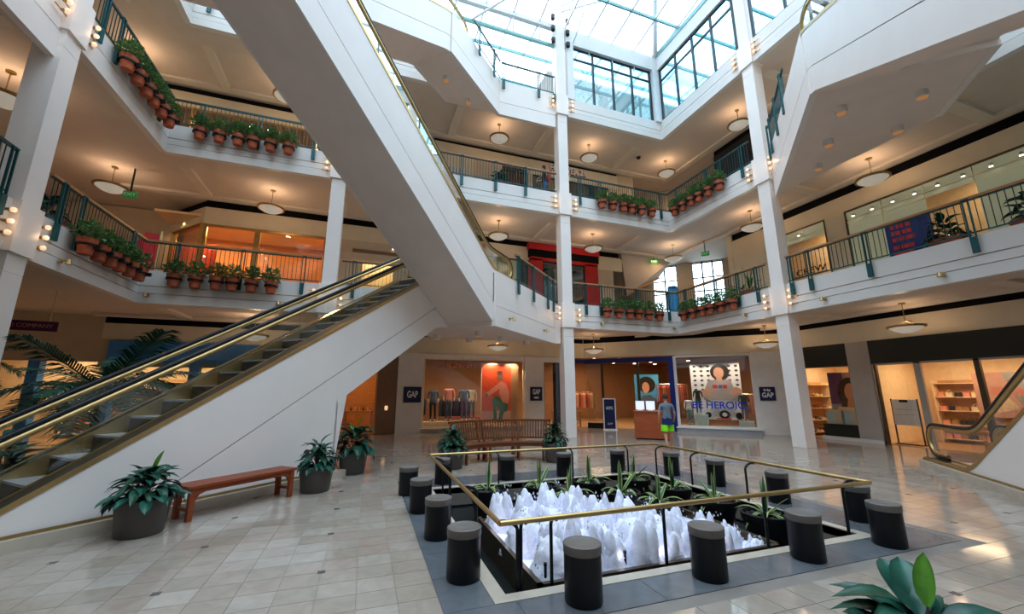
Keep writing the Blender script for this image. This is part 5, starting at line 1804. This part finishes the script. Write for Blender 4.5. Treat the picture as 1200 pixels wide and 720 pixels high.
lamp('shop_light', 'AREA', (-5.5, 19.7, 3.3), 80, SHOP, 1.0)
lamp('shop_light', 'AREA', (-8.0, 19.5, 3.3), 70, SHOP, 1.0)
t = thing('banner', 'purple sign board with pale letters hanging behind the palms at left', 'sign', (-8.45, 14.0, 3.40), R(8))
bd = MB().box(-.62, .62, -.02, .02, -.13, .13).build('board', 'purple_banner', t)
text('lettering', 'TERRI COMPANY', 'print_pink', .14, (0, -.022, 0), (R(90), 0, 0), bd, .003)
for s in (-.45, .45):
    MB().tube([(s, 0, .13), (s, 0, .99)], .012, 6).build('rod', 'chrome', t)

# ================================================================== UPPER FLOORS: SHOPS BEHIND THE RAILINGS
struct('floor', 'upper_floor', (13, 20, 14, 23, L2 - .001, L2))
# slanting outer wall beyond the back right corner, with windows on the second floor
def ow(s0, s1, z0, z1, mat='wall_tan', d0=0.0, d1=.2, parent=None, name='wall_corner'):
    p, q = Vector((18 + s0 * S2, 18 - s0 * S2, 0)), Vector((18 + s1 * S2, 18 - s1 * S2, 0))
    n = Vector((S2, S2, 0))
    return MB().obox(p + n * d0 + Vector((0, 0, z0)), q - p, n * (d1 - d0), (0, 0, z1 - z0)).build(name, mat, parent, kind=None if parent else 'structure')
ow(-9.9, -2.55, L2 - .8, L3 - .8); ow(-1.15, -.30, L2 - .8, L3 - .8); ow(1.35, 4.3, L2 - .8, L3 - .8)
ow(-2.55, -1.15, L2 - .8, L2 + .9); ow(-.30, 1.35, L2 - .8, L2 + .9); ow(-9.9, 4.3, L3 - .8, 18.8)
for n, s0, s1, k in ((13, -2.55, -1.15, 2), (14, -.30, 1.35, 3)):
    w = window(n)
    for i in range(k + 1):
        s = s0 + (s1 - s0) * i / k
        ow(s - .04, s + .04, L2 + .9, L3 - .8, 'steel_dark', .05, .15, w, 'mullion')
    for z in (L2 + .93, L2 + 2.3, L2 + 3.1, L3 - .85):
        ow(s0, s1, z - .03, z + .03, 'steel_dark', .06, .14, w, 'transom')
    for i in range(k):
        ow(s0 + (s1 - s0) * i / k + .04, s0 + (s1 - s0) * (i + 1) / k - .04, L2 + .93, L3 - .85, 'glass_clear', .10, .104, w, 'pane')
# second floor, right wall: pale green glass front with a row of spots
struct('wall_right', 'wall_beige', (WR, WR + .2, 11.6, 14.2, L2, 8.3), (WR, WR + .2, 9.15, 9.85, L2, 8.3), (WR, WR + .2, -6, 0, L2, 8.3))
struct('wall_right', 'wall_beige', (WR - .02, WR + .2, 14.1, 14.4, L2, L3 - .8))
struct('wall_right', 'shop_cream', (18.5, 18.6, -2, 14, L2, 8.9))
struct('wall_back', 'wall_tan', (WR + .2, 21, 14.2, 14.4, L2, L3 - .8))
w = window(15)
for a_, b_, n in ((0.0, 9.15, 8), (9.85, 11.6, 2)):
    frame_x(w, WR + .03, a_, b_, L2, 8.3, .05, 'bronze')
    for i in range(n):
        y0, y1 = a_ + (b_ - a_) * i / n + .012, a_ + (b_ - a_) * (i + 1) / n - .012
        for z0, z1 in ((L2 + .06, L2 + 2.55), (L2 + 2.57, 7.92), (7.95, 8.24)):
            lit = (a_ > 9 and z0 < 6) or (a_ < 9 and i == 5 and z0 < 6)
            MB().box(WR + .02, WR + .035, y0, y1, z0, z1).build('pane', 'frosted_green' if not lit else 'glass_shop', w)
lamp('shop_light', 'AREA', (17.5, 10.6, 8.6), 45, SHOP, .8)
lamp('shop_light', 'AREA', (17.5, 6.0, 8.6), 25, SHOP, .8)
t = thing('shop_letters', 'dark J.CREW letters low on the second floor shop front', 'sign', (WR - .03, 10.72, L2 + 1.24), R(-90))
text('lettering', 'J.CREW', 'black_paint', .36, (0, 0, 0), (R(90), 0, 0), t, .01, sx=1.15)
MB().box(-.72, .72, -.01, .02, -.17, -.14).build('rail', 'black_paint', t)
sp0 = None
def spot(x, y, z, rz, label, group='shop front spot lamps'):
    global sp0
    if sp0 is None:
        sp0 = thing('spot_lamp', label, 'spot lamp', (x, y, z), rz, group)
        MB().tube([(0, .16, .10), (0, .02, .06)], .008, 6).build('arm', 'steel_dark', sp0)
        MB().lathe([(.035, .08), (.05, .0), (.047, -.02)], 12).build('head', 'chrome', sp0, smooth=50)
        MB().lathe([(.0, -.03), (.045, -.022), (.0, -.021)], 12).build('lens', 'spot_glow', sp0)
        return sp0
    o = dup(sp0, (x, y, z), rz, label)
    o['group'] = group
    return o
for i, y in enumerate((11.45, 10.8, 8.79, 8.2, 7.6, 7.02, 6.44, 5.86, 5.28, 4.7)):
    spot(WR - .16, y, 7.98, R(-90), 'small bright spot lamp over the pale green glass, %s from the right column' % ORD[i])
# second floor: things near the railing
t = poster('poster_stand', 'blue poster with red blocks of lettering behind the second floor railing', 'poster', (14.0, 6.34, L2 + .10), R(-82), .98, 1.18, 'navy_frame',
           [('red_paint', [(.12 + du, v), (.12 + du + wd, v), (.12 + du + wd, v + .10), (.12 + du, v + .10)]) for v, ws in ((.82, (.10, .16, .12)), (.66, (.22, .20)), (.50, (.12, .12, .20)), (.30, (.14, .30)), (.14, (.28, .1))) for du, wd in [(sum(ws[:i]) + .03 * i, ws[i]) for i in range(len(ws))]], stand=.099)
def urn(label, x, y, z, r0, h, n, spread, height, seed, ls):
    return planter('potted_plant', label, x, y, r0, h, n, spread, height, seed, ls, 'terracotta')
o = urn('tall arching plant in a wide terracotta pot beside the blue poster', 14.0, 5.60, L2, .36, .38, 46, .42, .60, 31, 1.25); o.location.z = L2 + .001
o = urn('plant in a wide terracotta pot cut by the right edge of the photo', 14.0, 4.15, L2, .34, .38, 40, .42, .60, 32, 1.2); o.location.z = L2 + .001
o = planter('potted_plant', 'spiky agave in a wide terracotta pot left of the right column', 13.85, 11.35, .36, .36, 16, .18, .30, 33, 1.4, 'terracotta', AGV); o.location.z = L2 + .001
o = planter('potted_plant', 'dark plant in a terracotta pot behind the railing by the left column', -7.2, 11.7, .38, .40, 40, .42, .55, 34, 1.3, 'terracotta'); o.location.z = L2 + .001
o = planter('potted_plant', 'bushy green plant in a terracotta pot on the third floor, left of the person', 4.85, 15.3, .34, .36, 44, .40, .62, 35, 1.2, 'terracotta'); o.location.z = L3 + .001
o = planter('potted_plant', 'plant in a low terracotta pot on the third floor beside the centre column', 8.4, 15.6, .34, .32, 24, .30, .25, 36, .9, 'terracotta'); o.location.z = L3 + .001
t = thing('bench', 'red-brown bench on the third floor behind the railing', 'bench', (3.35, 15.5, L3 + .001))
for k in range(4):
    MB().box(-.85, .85, -.2 + .1 * k + .004, -.1 + .1 * k - .004, .42, .46).build('slat', 'bench_red', t)
for sx in (-.75, .75):
    for sy in (-.16, .16):
        MB().box(sx - .03, sx + .03, sy - .03, sy + .03, 0, .42).build('leg', 'bench_red', t)
# second floor, back wall: red shop front, beige walls, lit doorway
struct('wall_back', 'red_paint', (7.25, 11.3, 17.9, 18.3, 8.78, 9.12), (7.35, 8.0, 17.95, 18.3, L2, 8.3), (8.85, 10.0, 17.95, 18.3, L2, 5.7), (8.85, 9.45, 17.95, 18.3, 5.7, 8.3), (10.42, 11.2, 17.95, 18.3, L2, 8.3), (7.35, 11.2, 17.95, 18.3, 8.22, 8.4))
struct('trim_band', 'dark_band', (7.30, 11.25, 17.92, 18.3, 8.4, 8.78))
w = window(16)
for x0, x1, z0 in ((8.0, 8.85, L2 + .05), (9.45, 10.42, 5.7)):
    frame_y(w, x0, x1, 18.0, z0, 8.22, .04, 'black_paint')
    pane_y(w, x0 + .04, x1 - .04, 18.02, z0 + .04, 8.18, 'glass_teal')
struct('wall_back', 'cloth_black', (7.3, 11.2, 19.2, 19.3, L2, 8.9))
struct('wall_back', 'wall_tan', (-1.9, -.55, WB, WB + .15, L2, 8.25), (.85, 3.3, WB, WB + .15, L2, 8.25), (-.55, .85, WB, WB + .15, 7.42, 8.25))
struct('trim_lintel', 'brown_wall', (-.95, 1.3, WB - .05, WB, 7.72, 7.86))
struct('wall_back', 'shop_cream', (-1.9, 3, 20, 20.1, L2, 8.9))
lamp('shop_light', 'AREA', (.2, 19.1, 8.4), 70, (1, .78, .42), .9)
w = window(17)
frame_y(w, -.55, .85, WB + .06, L2, 7.42, .05, 'shop_cream')
pane_y(w, -.5, .8, WB + .05, L2 + .05, 7.37)
spot(.75, WB - .02, 8.05, 0, 'bright wall lamp above the lit doorway behind the first escalator top')
w = window(18)
frame_y(w, 3.3, 7.2, WB + .05, L2, 8.25, .06, 'bronze')
for i in range(4):
    pane_y(w, 3.36 + .97 * i, 3.36 + .97 * i + .93, WB + .05, L2 + .05, 8.2, 'glass_shop')
struct('wall_back', 'frosted_green', (3.3, 7.2, 19.6, 19.7, L2, 8.9))
lamp('shop_light', 'AREA', (5.2, 18.9, 8.6), 25, SHOP, .7)
struct('wall_back', 'wall_tan', (11.3, 12.3, WB, WB + .15, L2, 8.2))
# corridor with a sloping soffit beyond the back corner
m = MB().extr([(12.9, WB, 9.24), (13.6, WB + .8, 7.1), (13.75, WB + .9, 7.1), (15.9, WB + .8, 8.3), (16.4, WB, 9.24)], (-.10, 1.6, 0))
m.build('ceiling', 'ceiling_cream', kind='structure')
MB().bar((12.75, WB - .05, 9.2), (13.55, WB + .75, 7.1), .14, .10).build('trim_beam', 'brown_wall', kind='structure')
MB().bar((13.55, WB + .75, 7.1), (16.0, WB + .75, 8.35), .14, .08).build('trim_beam', 'orange_wood', kind='structure')
lamp('corridor_fill', 'AREA', (15.2, 17.6, 9.0), 22, (1, .66, .36), 1.0)  # added fill lamps without fittings, brighten the corner corridors on both floors
lamp('corridor_fill', 'AREA', (15.2, 17.4, 13.7), 30, (1, .62, .32), 1.0)
t = thing('pylon', 'slim blue information pylon behind the second floor corner railing', 'pylon', (13.9, 15.6, L2 + .001), R(-30))
MB().box(-.22, .22, -.08, .08, .05, 1.55).build('panel', 'print_blue', t)
MB().lathe([(.22, 0), (.22, .04)], 20, c=(0, 0, 1.55)).build('cap', 'print_blue', t)
MB().box(-.26, .26, -.12, .12, 0, .05).build('foot', 'chrome', t)
# second floor, left: gold framed shop with orange interior
w = window(19)
for x0, x1 in ((-6.45, -4.6), (-4.6, -2.0)):
    frame_y(w, x0, x1, WB + .06, L2, 8.25, .10, 'brass_dull')
    pane_y(w, x0 + .1, x1 - .1, WB + .05, L2 + .1, 8.15)
p_, q_ = Vector((-6.5, WB, 0)), Vector((-8.0, WB + 1.56, 0))
MB().quad(p_ + Vector((0, .06, L2 + .1)), q_ + Vector((0, .06, L2 + .1)), q_ + Vector((0, .06, 8.2)), p_ + Vector((0, .06, 8.2))).build('pane', 'glass_shop', w)
for v in (p_, q_):
    MB().box(v.x - .07, v.x + .07, v.y - .05, v.y + .09, L2, 8.25).build('frame', 'brass_dull', w)
MB().bar(p_ + Vector((0, 0, 8.2)), q_ + Vector((0, 0, 8.2)), .1, .1).build('frame', 'brass_dull', w)
struct('wall_back', 'orange_wood', (-8.2, -2.0, 21.2, 21.3, L2, 8.9))
struct('wall_right', 'orange_wood', (-2.05, -1.95, WB + .2, 21.2, L2, 8.9))
struct('wall_back', 'wall_tan', (-13.9, -8.0, 20.0, 20.1, L2, 9.2))
struct('ceiling', 'shop_cream', (-8.2, -2, WB + .2, 21.2, 8.6, 8.7))
m = MB()
for i in range(26):
    x = -4.5 + i * .098
    m.box(x, x + .06, 19.6, 19.64, L2, L2 + 2.0)
m.build('wall_slats', 'orange_wood', kind='structure')
t = MB().box(-1.0, 1.0, -.02, .02, 0, 2.6).build('red_screen', 'orange_red')
t.location = (-7.1, 19.9, L2 + .001); t.rotation_euler = (0, 0, R(-35))
tag(t, 'tall red orange panel in the left window of the gold framed shop', 'screen')
for x, y in ((-5.6, 19.6), (-3.2, 19.2), (-7.2, 19.5)):
    lamp('shop_light', 'AREA', (x, y, 8.5), 70, (1, .60, .25), .7)
for i, x in enumerate((-5.9, -5.2, -3.4, -2.7)):
    spot(x, 19.0, 8.45, 0, 'tiny spot lamp inside the gold framed orange shop, %s from left' % ORD[i], 'spot lamps in the orange shop')
t = thing('sculpture', 'tall red sign panel standing at the corner of the second floor left railing', 'panel', (-6.95, 15.35, L2 + .001), R(25))
MB().extr([(-.55, -.02, 0), (.35, -.02, 0), (.35, -.02, 1.5), (.0, -.02, 1.5)], (0, .04, 0)).build('board', 'red_paint', t)
MB().box(.36, .42, -.04, .04, 0, 1.62).build('post', 'brass', t)

# third floor: lettering and shop fronts
t = thing('shop_letters', 'pale FOREVER 21 letters on the beige third floor wall behind the centre column', 'sign', (9.72, WB - .05, 13.66), 0)
text('lettering', 'FOREVER 21', 'letter_white', .52, (0, -.03, 0), (R(90), 0, 0), t, .03, sx=.80, bold=.008)
text('lettering', 'FOREVER 21', 'purple_banner', .52, (.015, .012, -.01), (R(90), 0, 0), t, .01, sx=.80, bold=.045)
struct('wall_back', 'wall_tan', (4.4, 5.9, WB, WB + .15, L3, 13.35), (7.35, 7.6, WB, WB + .15, L3, 13.35), (12.3, 12.9, WB, WB + .15, L3, 13.1))
struct('wall_back', 'cloth_black', (5.9, 12.3, 20.6, 20.7, L3, 13.6))
struct('ceiling', 'shop_ceiling', (-10, 12.9, WB + .2, 21.5, 13.4, 13.5))
w = window(20)
for x0, x1, m_ in ((7.6, 9.3, 'glass_teal'), (9.35, 11.1, 'glass_teal'), (11.3, 12.3, 'glass_shop'), (5.9, 7.35, 'glass_shop')):
    frame_y(w, x0, x1, WB + .05, L3, 13.1, .06, 'teal_metal')
    pane_y(w, x0 + .06, x1 - .06, WB + .05, L3 + .06, 13.04, m_)
struct('trim_panel', 'teal_metal', (11.1, 11.3, WB - .02, WB + .1, L3, 13.1))
for x, y in ((8.3, 19.3), (10.2, 19.3)):
    t = thing('globe_lamp', ('left' if x < 9 else 'right') + ' warm globe lamp inside the dark third floor shop', 'lamp', (x, y, 12.4), 0, 'globe lamps in the third floor shop')
    MB().lathe([(.02, -.16), (.12, -.10), (.16, 0), (.12, .10), (.02, .16)], 16).build('globe', 'bulb', t, smooth=80)
    MB().tube([(0, 0, .16), (0, 0, 1.0)], .01, 6).build('rod', 'steel_dark', t)
lamp('shop_light', 'AREA', (6.6, 19.4, 13.3), 35, SHOP, .7)
lamp('shop_light', 'AREA', (11.6, 19.4, 13.3), 30, SHOP, .7)
w = window(21)
for i in range(6):
    frame_y(w, -9.0 + 1.55 * i, -7.48 + 1.55 * i, WB + .05, L3, 13.2, .05, 'brass_dull')
    pane_y(w, -8.95 + 1.55 * i, -7.53 + 1.55 * i, WB + .05, L3 + .05, 13.15)
struct('wall_back', 'shop_cream', (-10, 4.4, 21.2, 21.3, L3, 13.6))
struct('wall_back', 'cloth_teal', (-8.8, -3.2, 21.1, 21.2, L3, 11.9))
for x in (-7.5, -5, -2.5, 1.5):
    lamp('shop_light', 'AREA', (x, 19.8, 13.3), 45, (1, .76, .42), .7)
for i, x in enumerate((-5.6, -4.9, -4.2, -2.7, -2.0)):
    spot(x, 18.9, 13.25, 0, 'bright spot lamp inside the third floor shop at left, %s from left' % ORD[i], 'spot lamps in the third floor left shop')
struct('wall_back', 'wall_beige', (.4, 4.4, WB, WB + .15, L3, 13.35))
t = thing('roll_shutter', 'closed grey shutter with vertical ribs on the third floor, behind the bench', 'shutter', (2.9, WB - .05, L3), 0)
MB().box(-1.1, 1.1, 0, .02, 0, 2.6).build('panel', 'wall_grey', t)
for i in range(14):
    MB().box(-1.05 + .155 * i, -1.0 + .155 * i, -.02, 0, 0, 2.6).build('rib', 'paper_white', t)
o = dummy('mannequin in a blue coat in the third floor window left of the plant', 4.05, 17.2, L3, R(180), 'cloth_blue', 'cloth_blue', 1.0)
# third floor, right: dark shop and tan wall
struct('wall_right', 'cloth_black', (WR, WR + .1, 11.5, 14.4, L3, 13.1))
struct('wall_right', 'wall_tan', (WR, WR + .1, -6, 11.5, L3, 13.1))
struct('wall_back', 'wall_tan', (12.9, 14.0, 18.2, 18.4, L3, L4 - .8))
struct('wall_left', 'wall_tan', (-10.5, -10.4, 13, 25, L3, L4 - .8))
struct('wall_left', 'wall_tan', (-13.6, -13.5, 13, 25, L2, L3 - .8))

# ================================================================== SMALL FITTINGS
def trio():
    t = thing('bulb_light', 'x', 'light')
    for k, z in enumerate((-.22, -.44, -.66)):
        bb = MB().lathe([(.0, -.05), (.035, -.04), (.05, 0), (.038, .035), (.0, .05)], 14, c=(0, -.12, z)).build('bulb', 'bulb', t, smooth=80)
        MB().tube([(0, -.005, z), (0, -.08, z)], .03, 10).build('socket', 'brass_dull', bb)
        MB().box(-.17, .17, -.02, 0, z - .01, z + .01).build('bar', 'brass_dull', t)
    return t
TR = trio()
tr_used = False
for z, fl in ((L2, 'second'), (L3, 'third'), (L4, 'top')):
    for x, y, rz, lab in ((7.02, YB - .07, 0, 'left of the centre column'), (7.98, YB - .07, 0, 'right of the centre column'), (XR - .07, 10.02, R(-90), 'left of the right column'), (XR - .07, 9.14, R(-90), 'right of the right column'),
                          (XL + .07, 9.56, R(90), 'left of the big left column'), (XL + .07, 10.44, R(90), 'right of the big left column'), (-1.82, YB - .07, 0, 'left of the inner left column'), (-.98, YB - .07, 0, 'right of the inner left column')):
        if z == L4 and x < 0:
            continue
        if z == L2 and lab.startswith('left of the centre'):
            y -= .12
        label = 'three round glowing bulbs on the %s floor front, %s' % (fl, lab)
        if not tr_used:
            TR.location, TR.rotation_euler = (x, y, z), (0, 0, rz)
            TR['label'] = label
            tr_used = True
            TR['group'] = 'bulb trios by the columns'
        else:
            dup(TR, (x, y, z), rz, label)
        c_, s_ = math.cos(rz), math.sin(rz)
        lamp('bulb_glow', 'POINT', (x + .20 * s_, y - .20 * c_, z - .44), 1.6, (1, .62, .32), .06)
# brass spot fittings along the second floor front
fx = None
for x, y, rz, lab in ((XL + .08, 11.15, R(90), 'by the left column'), (-6.2, YB - .08, 0, 'below the left corner pots'), (-2.8, YB - .08, 0, 'left of the inner left column'), (9.04, YB - .08, 0, 'right of the centre column'), (12.75, YB - .08, 0, 'at the back right corner'),
                      (XR - .08, 10.9, R(-90), 'left of the right column'), (XR - .08, 8.14, R(-90), 'right of the right column'), (XR - .08, 5.41, R(-90), 'at far right'), (4.02, 11.58, R(45), 'on the landing edge, lower left'), (5.98, 13.42, R(45), 'on the landing edge, upper right')):
    zz = L2 - .78 if y < 14.4 and 3 < x < 7 else L2 - .72
    zz = L2 - 1.3 if 3 < x < 7 else zz
    label = 'small brass spot fitting on the second floor front, ' + lab
    if fx is None:
        fx = thing('spot_fitting', label, 'light', (x, y, zz), rz, 'brass spot fittings')
        MB().box(-.05, .05, -.03, .0, -.04, .04).build('plate', 'brass', fx)
        MB().tube([(0, -.02, 0), (0, -.14, .03)], .015, 8).build('arm', 'brass', fx)
        MB().lathe([(.03, .05), (.055, -.06), (.05, -.065)], 14, c=(0, -.15, .0)).build('head', 'brass', fx, smooth=50)
    else:
        dup(fx, (x, y, zz), rz, label)
# round ceiling cans under the landings
cn = None
for x, y, z, lab in ((10.38, 5.47, 8.45, 'under the third floor landing, nearest its front edge'), (11.54, 4.48, 8.45, 'under the third floor landing, rightmost'), (11.48, 6.48, 8.45, 'under the third floor landing, middle left'), (12.55, 5.47, 8.45, 'under the third floor landing, middle right'), (12.45, 7.40, 8.45, 'under the third floor landing, nearest the right column'),
                     (2.06, 13.21, 13.3, 'under the top floor landing, left one'), (3.12, 14.1, 13.3, 'under the top floor landing, right one'),
                     (2.15, 13.6, 3.60, 'under the second floor landing, leftmost'), (3.28, 12.44, 3.60, 'under the second floor landing, front middle'), (4.34, 13.35, 3.60, 'under the second floor landing, middle right'), (3.4, 14.2, 3.60, 'under the second floor landing, back left'), (5.6, 14.2, 3.60, 'under the second floor landing, rightmost')):
    label = 'cylindrical ceiling lamp ' + lab
    if cn is None:
        cn = thing('ceiling_can', label, 'ceiling lamp', (x, y, z), 0, 'cylindrical ceiling lamps')
        MB().lathe([(.105, -.16), (.12, -.16), (.12, 0), (.0, .0)], 20).build('housing', 'fascia_white', cn, smooth=40)
        MB().lathe([(.0, -.163), (.098, -.162), (.098, -.16), (.0, -.159)], 20).build('reflector', 'can_inside', cn, smooth=40)
    else:
        dup(cn, (x, y, z), 0, label)
# dark flood lamps high on the centre column
fl0 = None
for x, s, lab in ((7.12, -1, 'left'), (7.88, 1, 'right')):
    for z, hh in ((19.05, 'top'), (18.42, 'middle'), (17.75, 'bottom')):
        label = 'dark flood lamp high on the centre column, %s one on its %s side' % (hh, lab)
        if fl0 is None:
            fl0 = thing('flood_lamp', label, 'lamp', (x, 14.35, z), 0, 'flood lamps on the centre column')
            MB().lathe([(.06, -.14), (.09, -.12), (.11, .08), (.10, .10)], 16).build('head', 'black_paint', fl0, smooth=50)
            MB().tube([(0, 0, 0), (0, .15, .05)], .025, 8).build('bracket', 'steel_dark', fl0)
        else:
            dup(fl0, (x, 14.35, z), 0, label)
# green exit signs
ex = None
for x, y, z, rz, lab in ((-8.0, 16.3, 8.28, 0, 'hanging at left beyond the left column'), (14.9, 18.0, 8.95, R(-20), 'hanging in the second floor corridor beyond the corner'), (15.7, 15.1, 8.55, R(-50), 'on the second floor left of the far windows')):
    label = 'small green exit sign ' + lab
    ex = thing('exit_sign', label, 'sign', (x, y, z), rz)
    MB().box(-.19, .19, -.03, .03, -.11, .11).build('box', 'exit_green', ex)
    text('lettering', 'EXIT', 'letter_white', .16, (0, -.032, 0), (R(90), 0, 0), ex, .002)
    MB().box(-.02, .02, -.02, .02, .11, L3 - .8 - z).build('hanger', 'steel_dark', ex)
# dome camera and small fittings on the third floor ceiling
for x, y, z, lab in ((13.0, 16.3, L4 - .8, 'black dome camera on the third floor ceiling near the back corner'), (WR + .01, 7.9, 3.85, 'black dome camera on the beige band above the dark green shop')):
    o = MB().lathe([(.03, -.13), (.08, -.10), (.11, -.03), (.12, 0), (0, .001)], 16).build('dome_camera', 'black_paint', smooth=60)
    o.location = (x, y, z)
    if z < 5:
        o.rotation_euler = (0, R(90), 0)
    tag(o, lab, 'camera')

# ================================================================== PALMS BEHIND THE FIRST ESCALATOR
def frond_mesh(L, droop, rise, n, ll, seed):
    r = random.Random(seed)
    m = MB()
    def pt(t): return Vector((L * t * (1 - .12 * t), 0, rise * t - droop * t * t))
    pts = [pt(i / 12) for i in range(13)]
    m.tube(pts, [.016 * (1 - .8 * i / 12) for i in range(13)], 5)
    for i in range(n):
        t = .14 + .84 * i / n
        p = pt(t)
        d = (pt(min(1, t + .02)) - pt(t - .02)).normalized()
        le = ll * (math.sin(math.pi * (.15 + .80 * t)) ** .6) * r.uniform(.85, 1.1)
        for s in (-1, 1):
            o_ = (d * .55 + Vector((0, s * .85, .12 + r.uniform(-.1, .1)))).normalized()
            w_ = d * .017
            mid = p + o_ * le * .55
            tip = p + o_ * le + Vector((0, 0, -le * .30))
            w_ = w_ * 1.15
            m.add([p - w_, p + w_, mid + w_ * .9 + Vector((0, 0, .0)), mid - w_ * .9, tip], [(0, 1, 2, 3), (3, 2, 4)])
    return m
FR = []
for k, (L_, dr, ri) in enumerate(((1.7, .95, .75), (1.9, .55, .95), (1.6, 1.25, .55), (1.5, .25, 1.15))):
    o = frond_mesh(L_, dr, ri, 30, .55, k).build('frond', 'leaf_palm')
    FR.append(o.data)
    bpy.data.objects.remove(o)
def palm(label, x, y, h, n, seed, s=1.0):
    r = random.Random(seed)
    t = thing('palm', label, 'palm', (x, y, 0.001), r.uniform(0, 6), 'palms behind the escalator')
    MB().lathe([(.30, 0), (.31, .02), (.36, .40), (.37, .46), (.34, .46), (.33, .42), (0, .42)], 24).build('pot', 'pot_grey', t, smooth=40)
    m = MB().tube([(0, 0, .40), (.03, .02, h * .6), (0, .04, h)], [.075, .06, .05], 10)
    for i in range(int(h * 9)):
        m.lathe([(.066, 0), (.078, .02), (.064, .045)], 10, c=(.02 * math.sin(i), .02, .45 + i * (h - .5) / (h * 9)))
    m.build('trunk', 'stem_brown', t)
    for k in range(n):
        a = k * 2.39996
        v = 3 if k < 3 else (1 if k < 7 else (0 if k < 12 else 2))
        sc = r.uniform(.85, 1.1) * s
        part('frond', FR[v], t, (0, .04, h), (0, r.uniform(-.12, .12), a), (sc, sc, sc))
    return t
palm('palm at the left edge behind the escalator', -6.75, 7.45, 2.0, 20, 1, 1.05)
palm('palm with tall upright fronds in the middle of those behind the escalator', -4.85, 10.2, 1.75, 20, 2, 1.0)
palm('palm farthest right behind the escalator, partly hidden by its handrails', -3.6, 11.2, 1.45, 14, 3, .85)
palm('big palm beyond the others by the purple banner', -8.6, 12.1, 2.3, 15, 4, .9)
for x, y, nn, sd, lab in ((-4.85, 8.35, 46, 51, 'low leafy plant behind the escalator glass at the left edge'), (-3.75, 9.5, 46, 52, 'low leafy plant behind the escalator glass, second from left'), (-2.65, 10.65, 46, 53, 'low leafy plant behind the escalator glass, third from left')):
    planter('potted_plant', lab, x, y, .30, .42, nn, .55, .60, sd, 1.35)
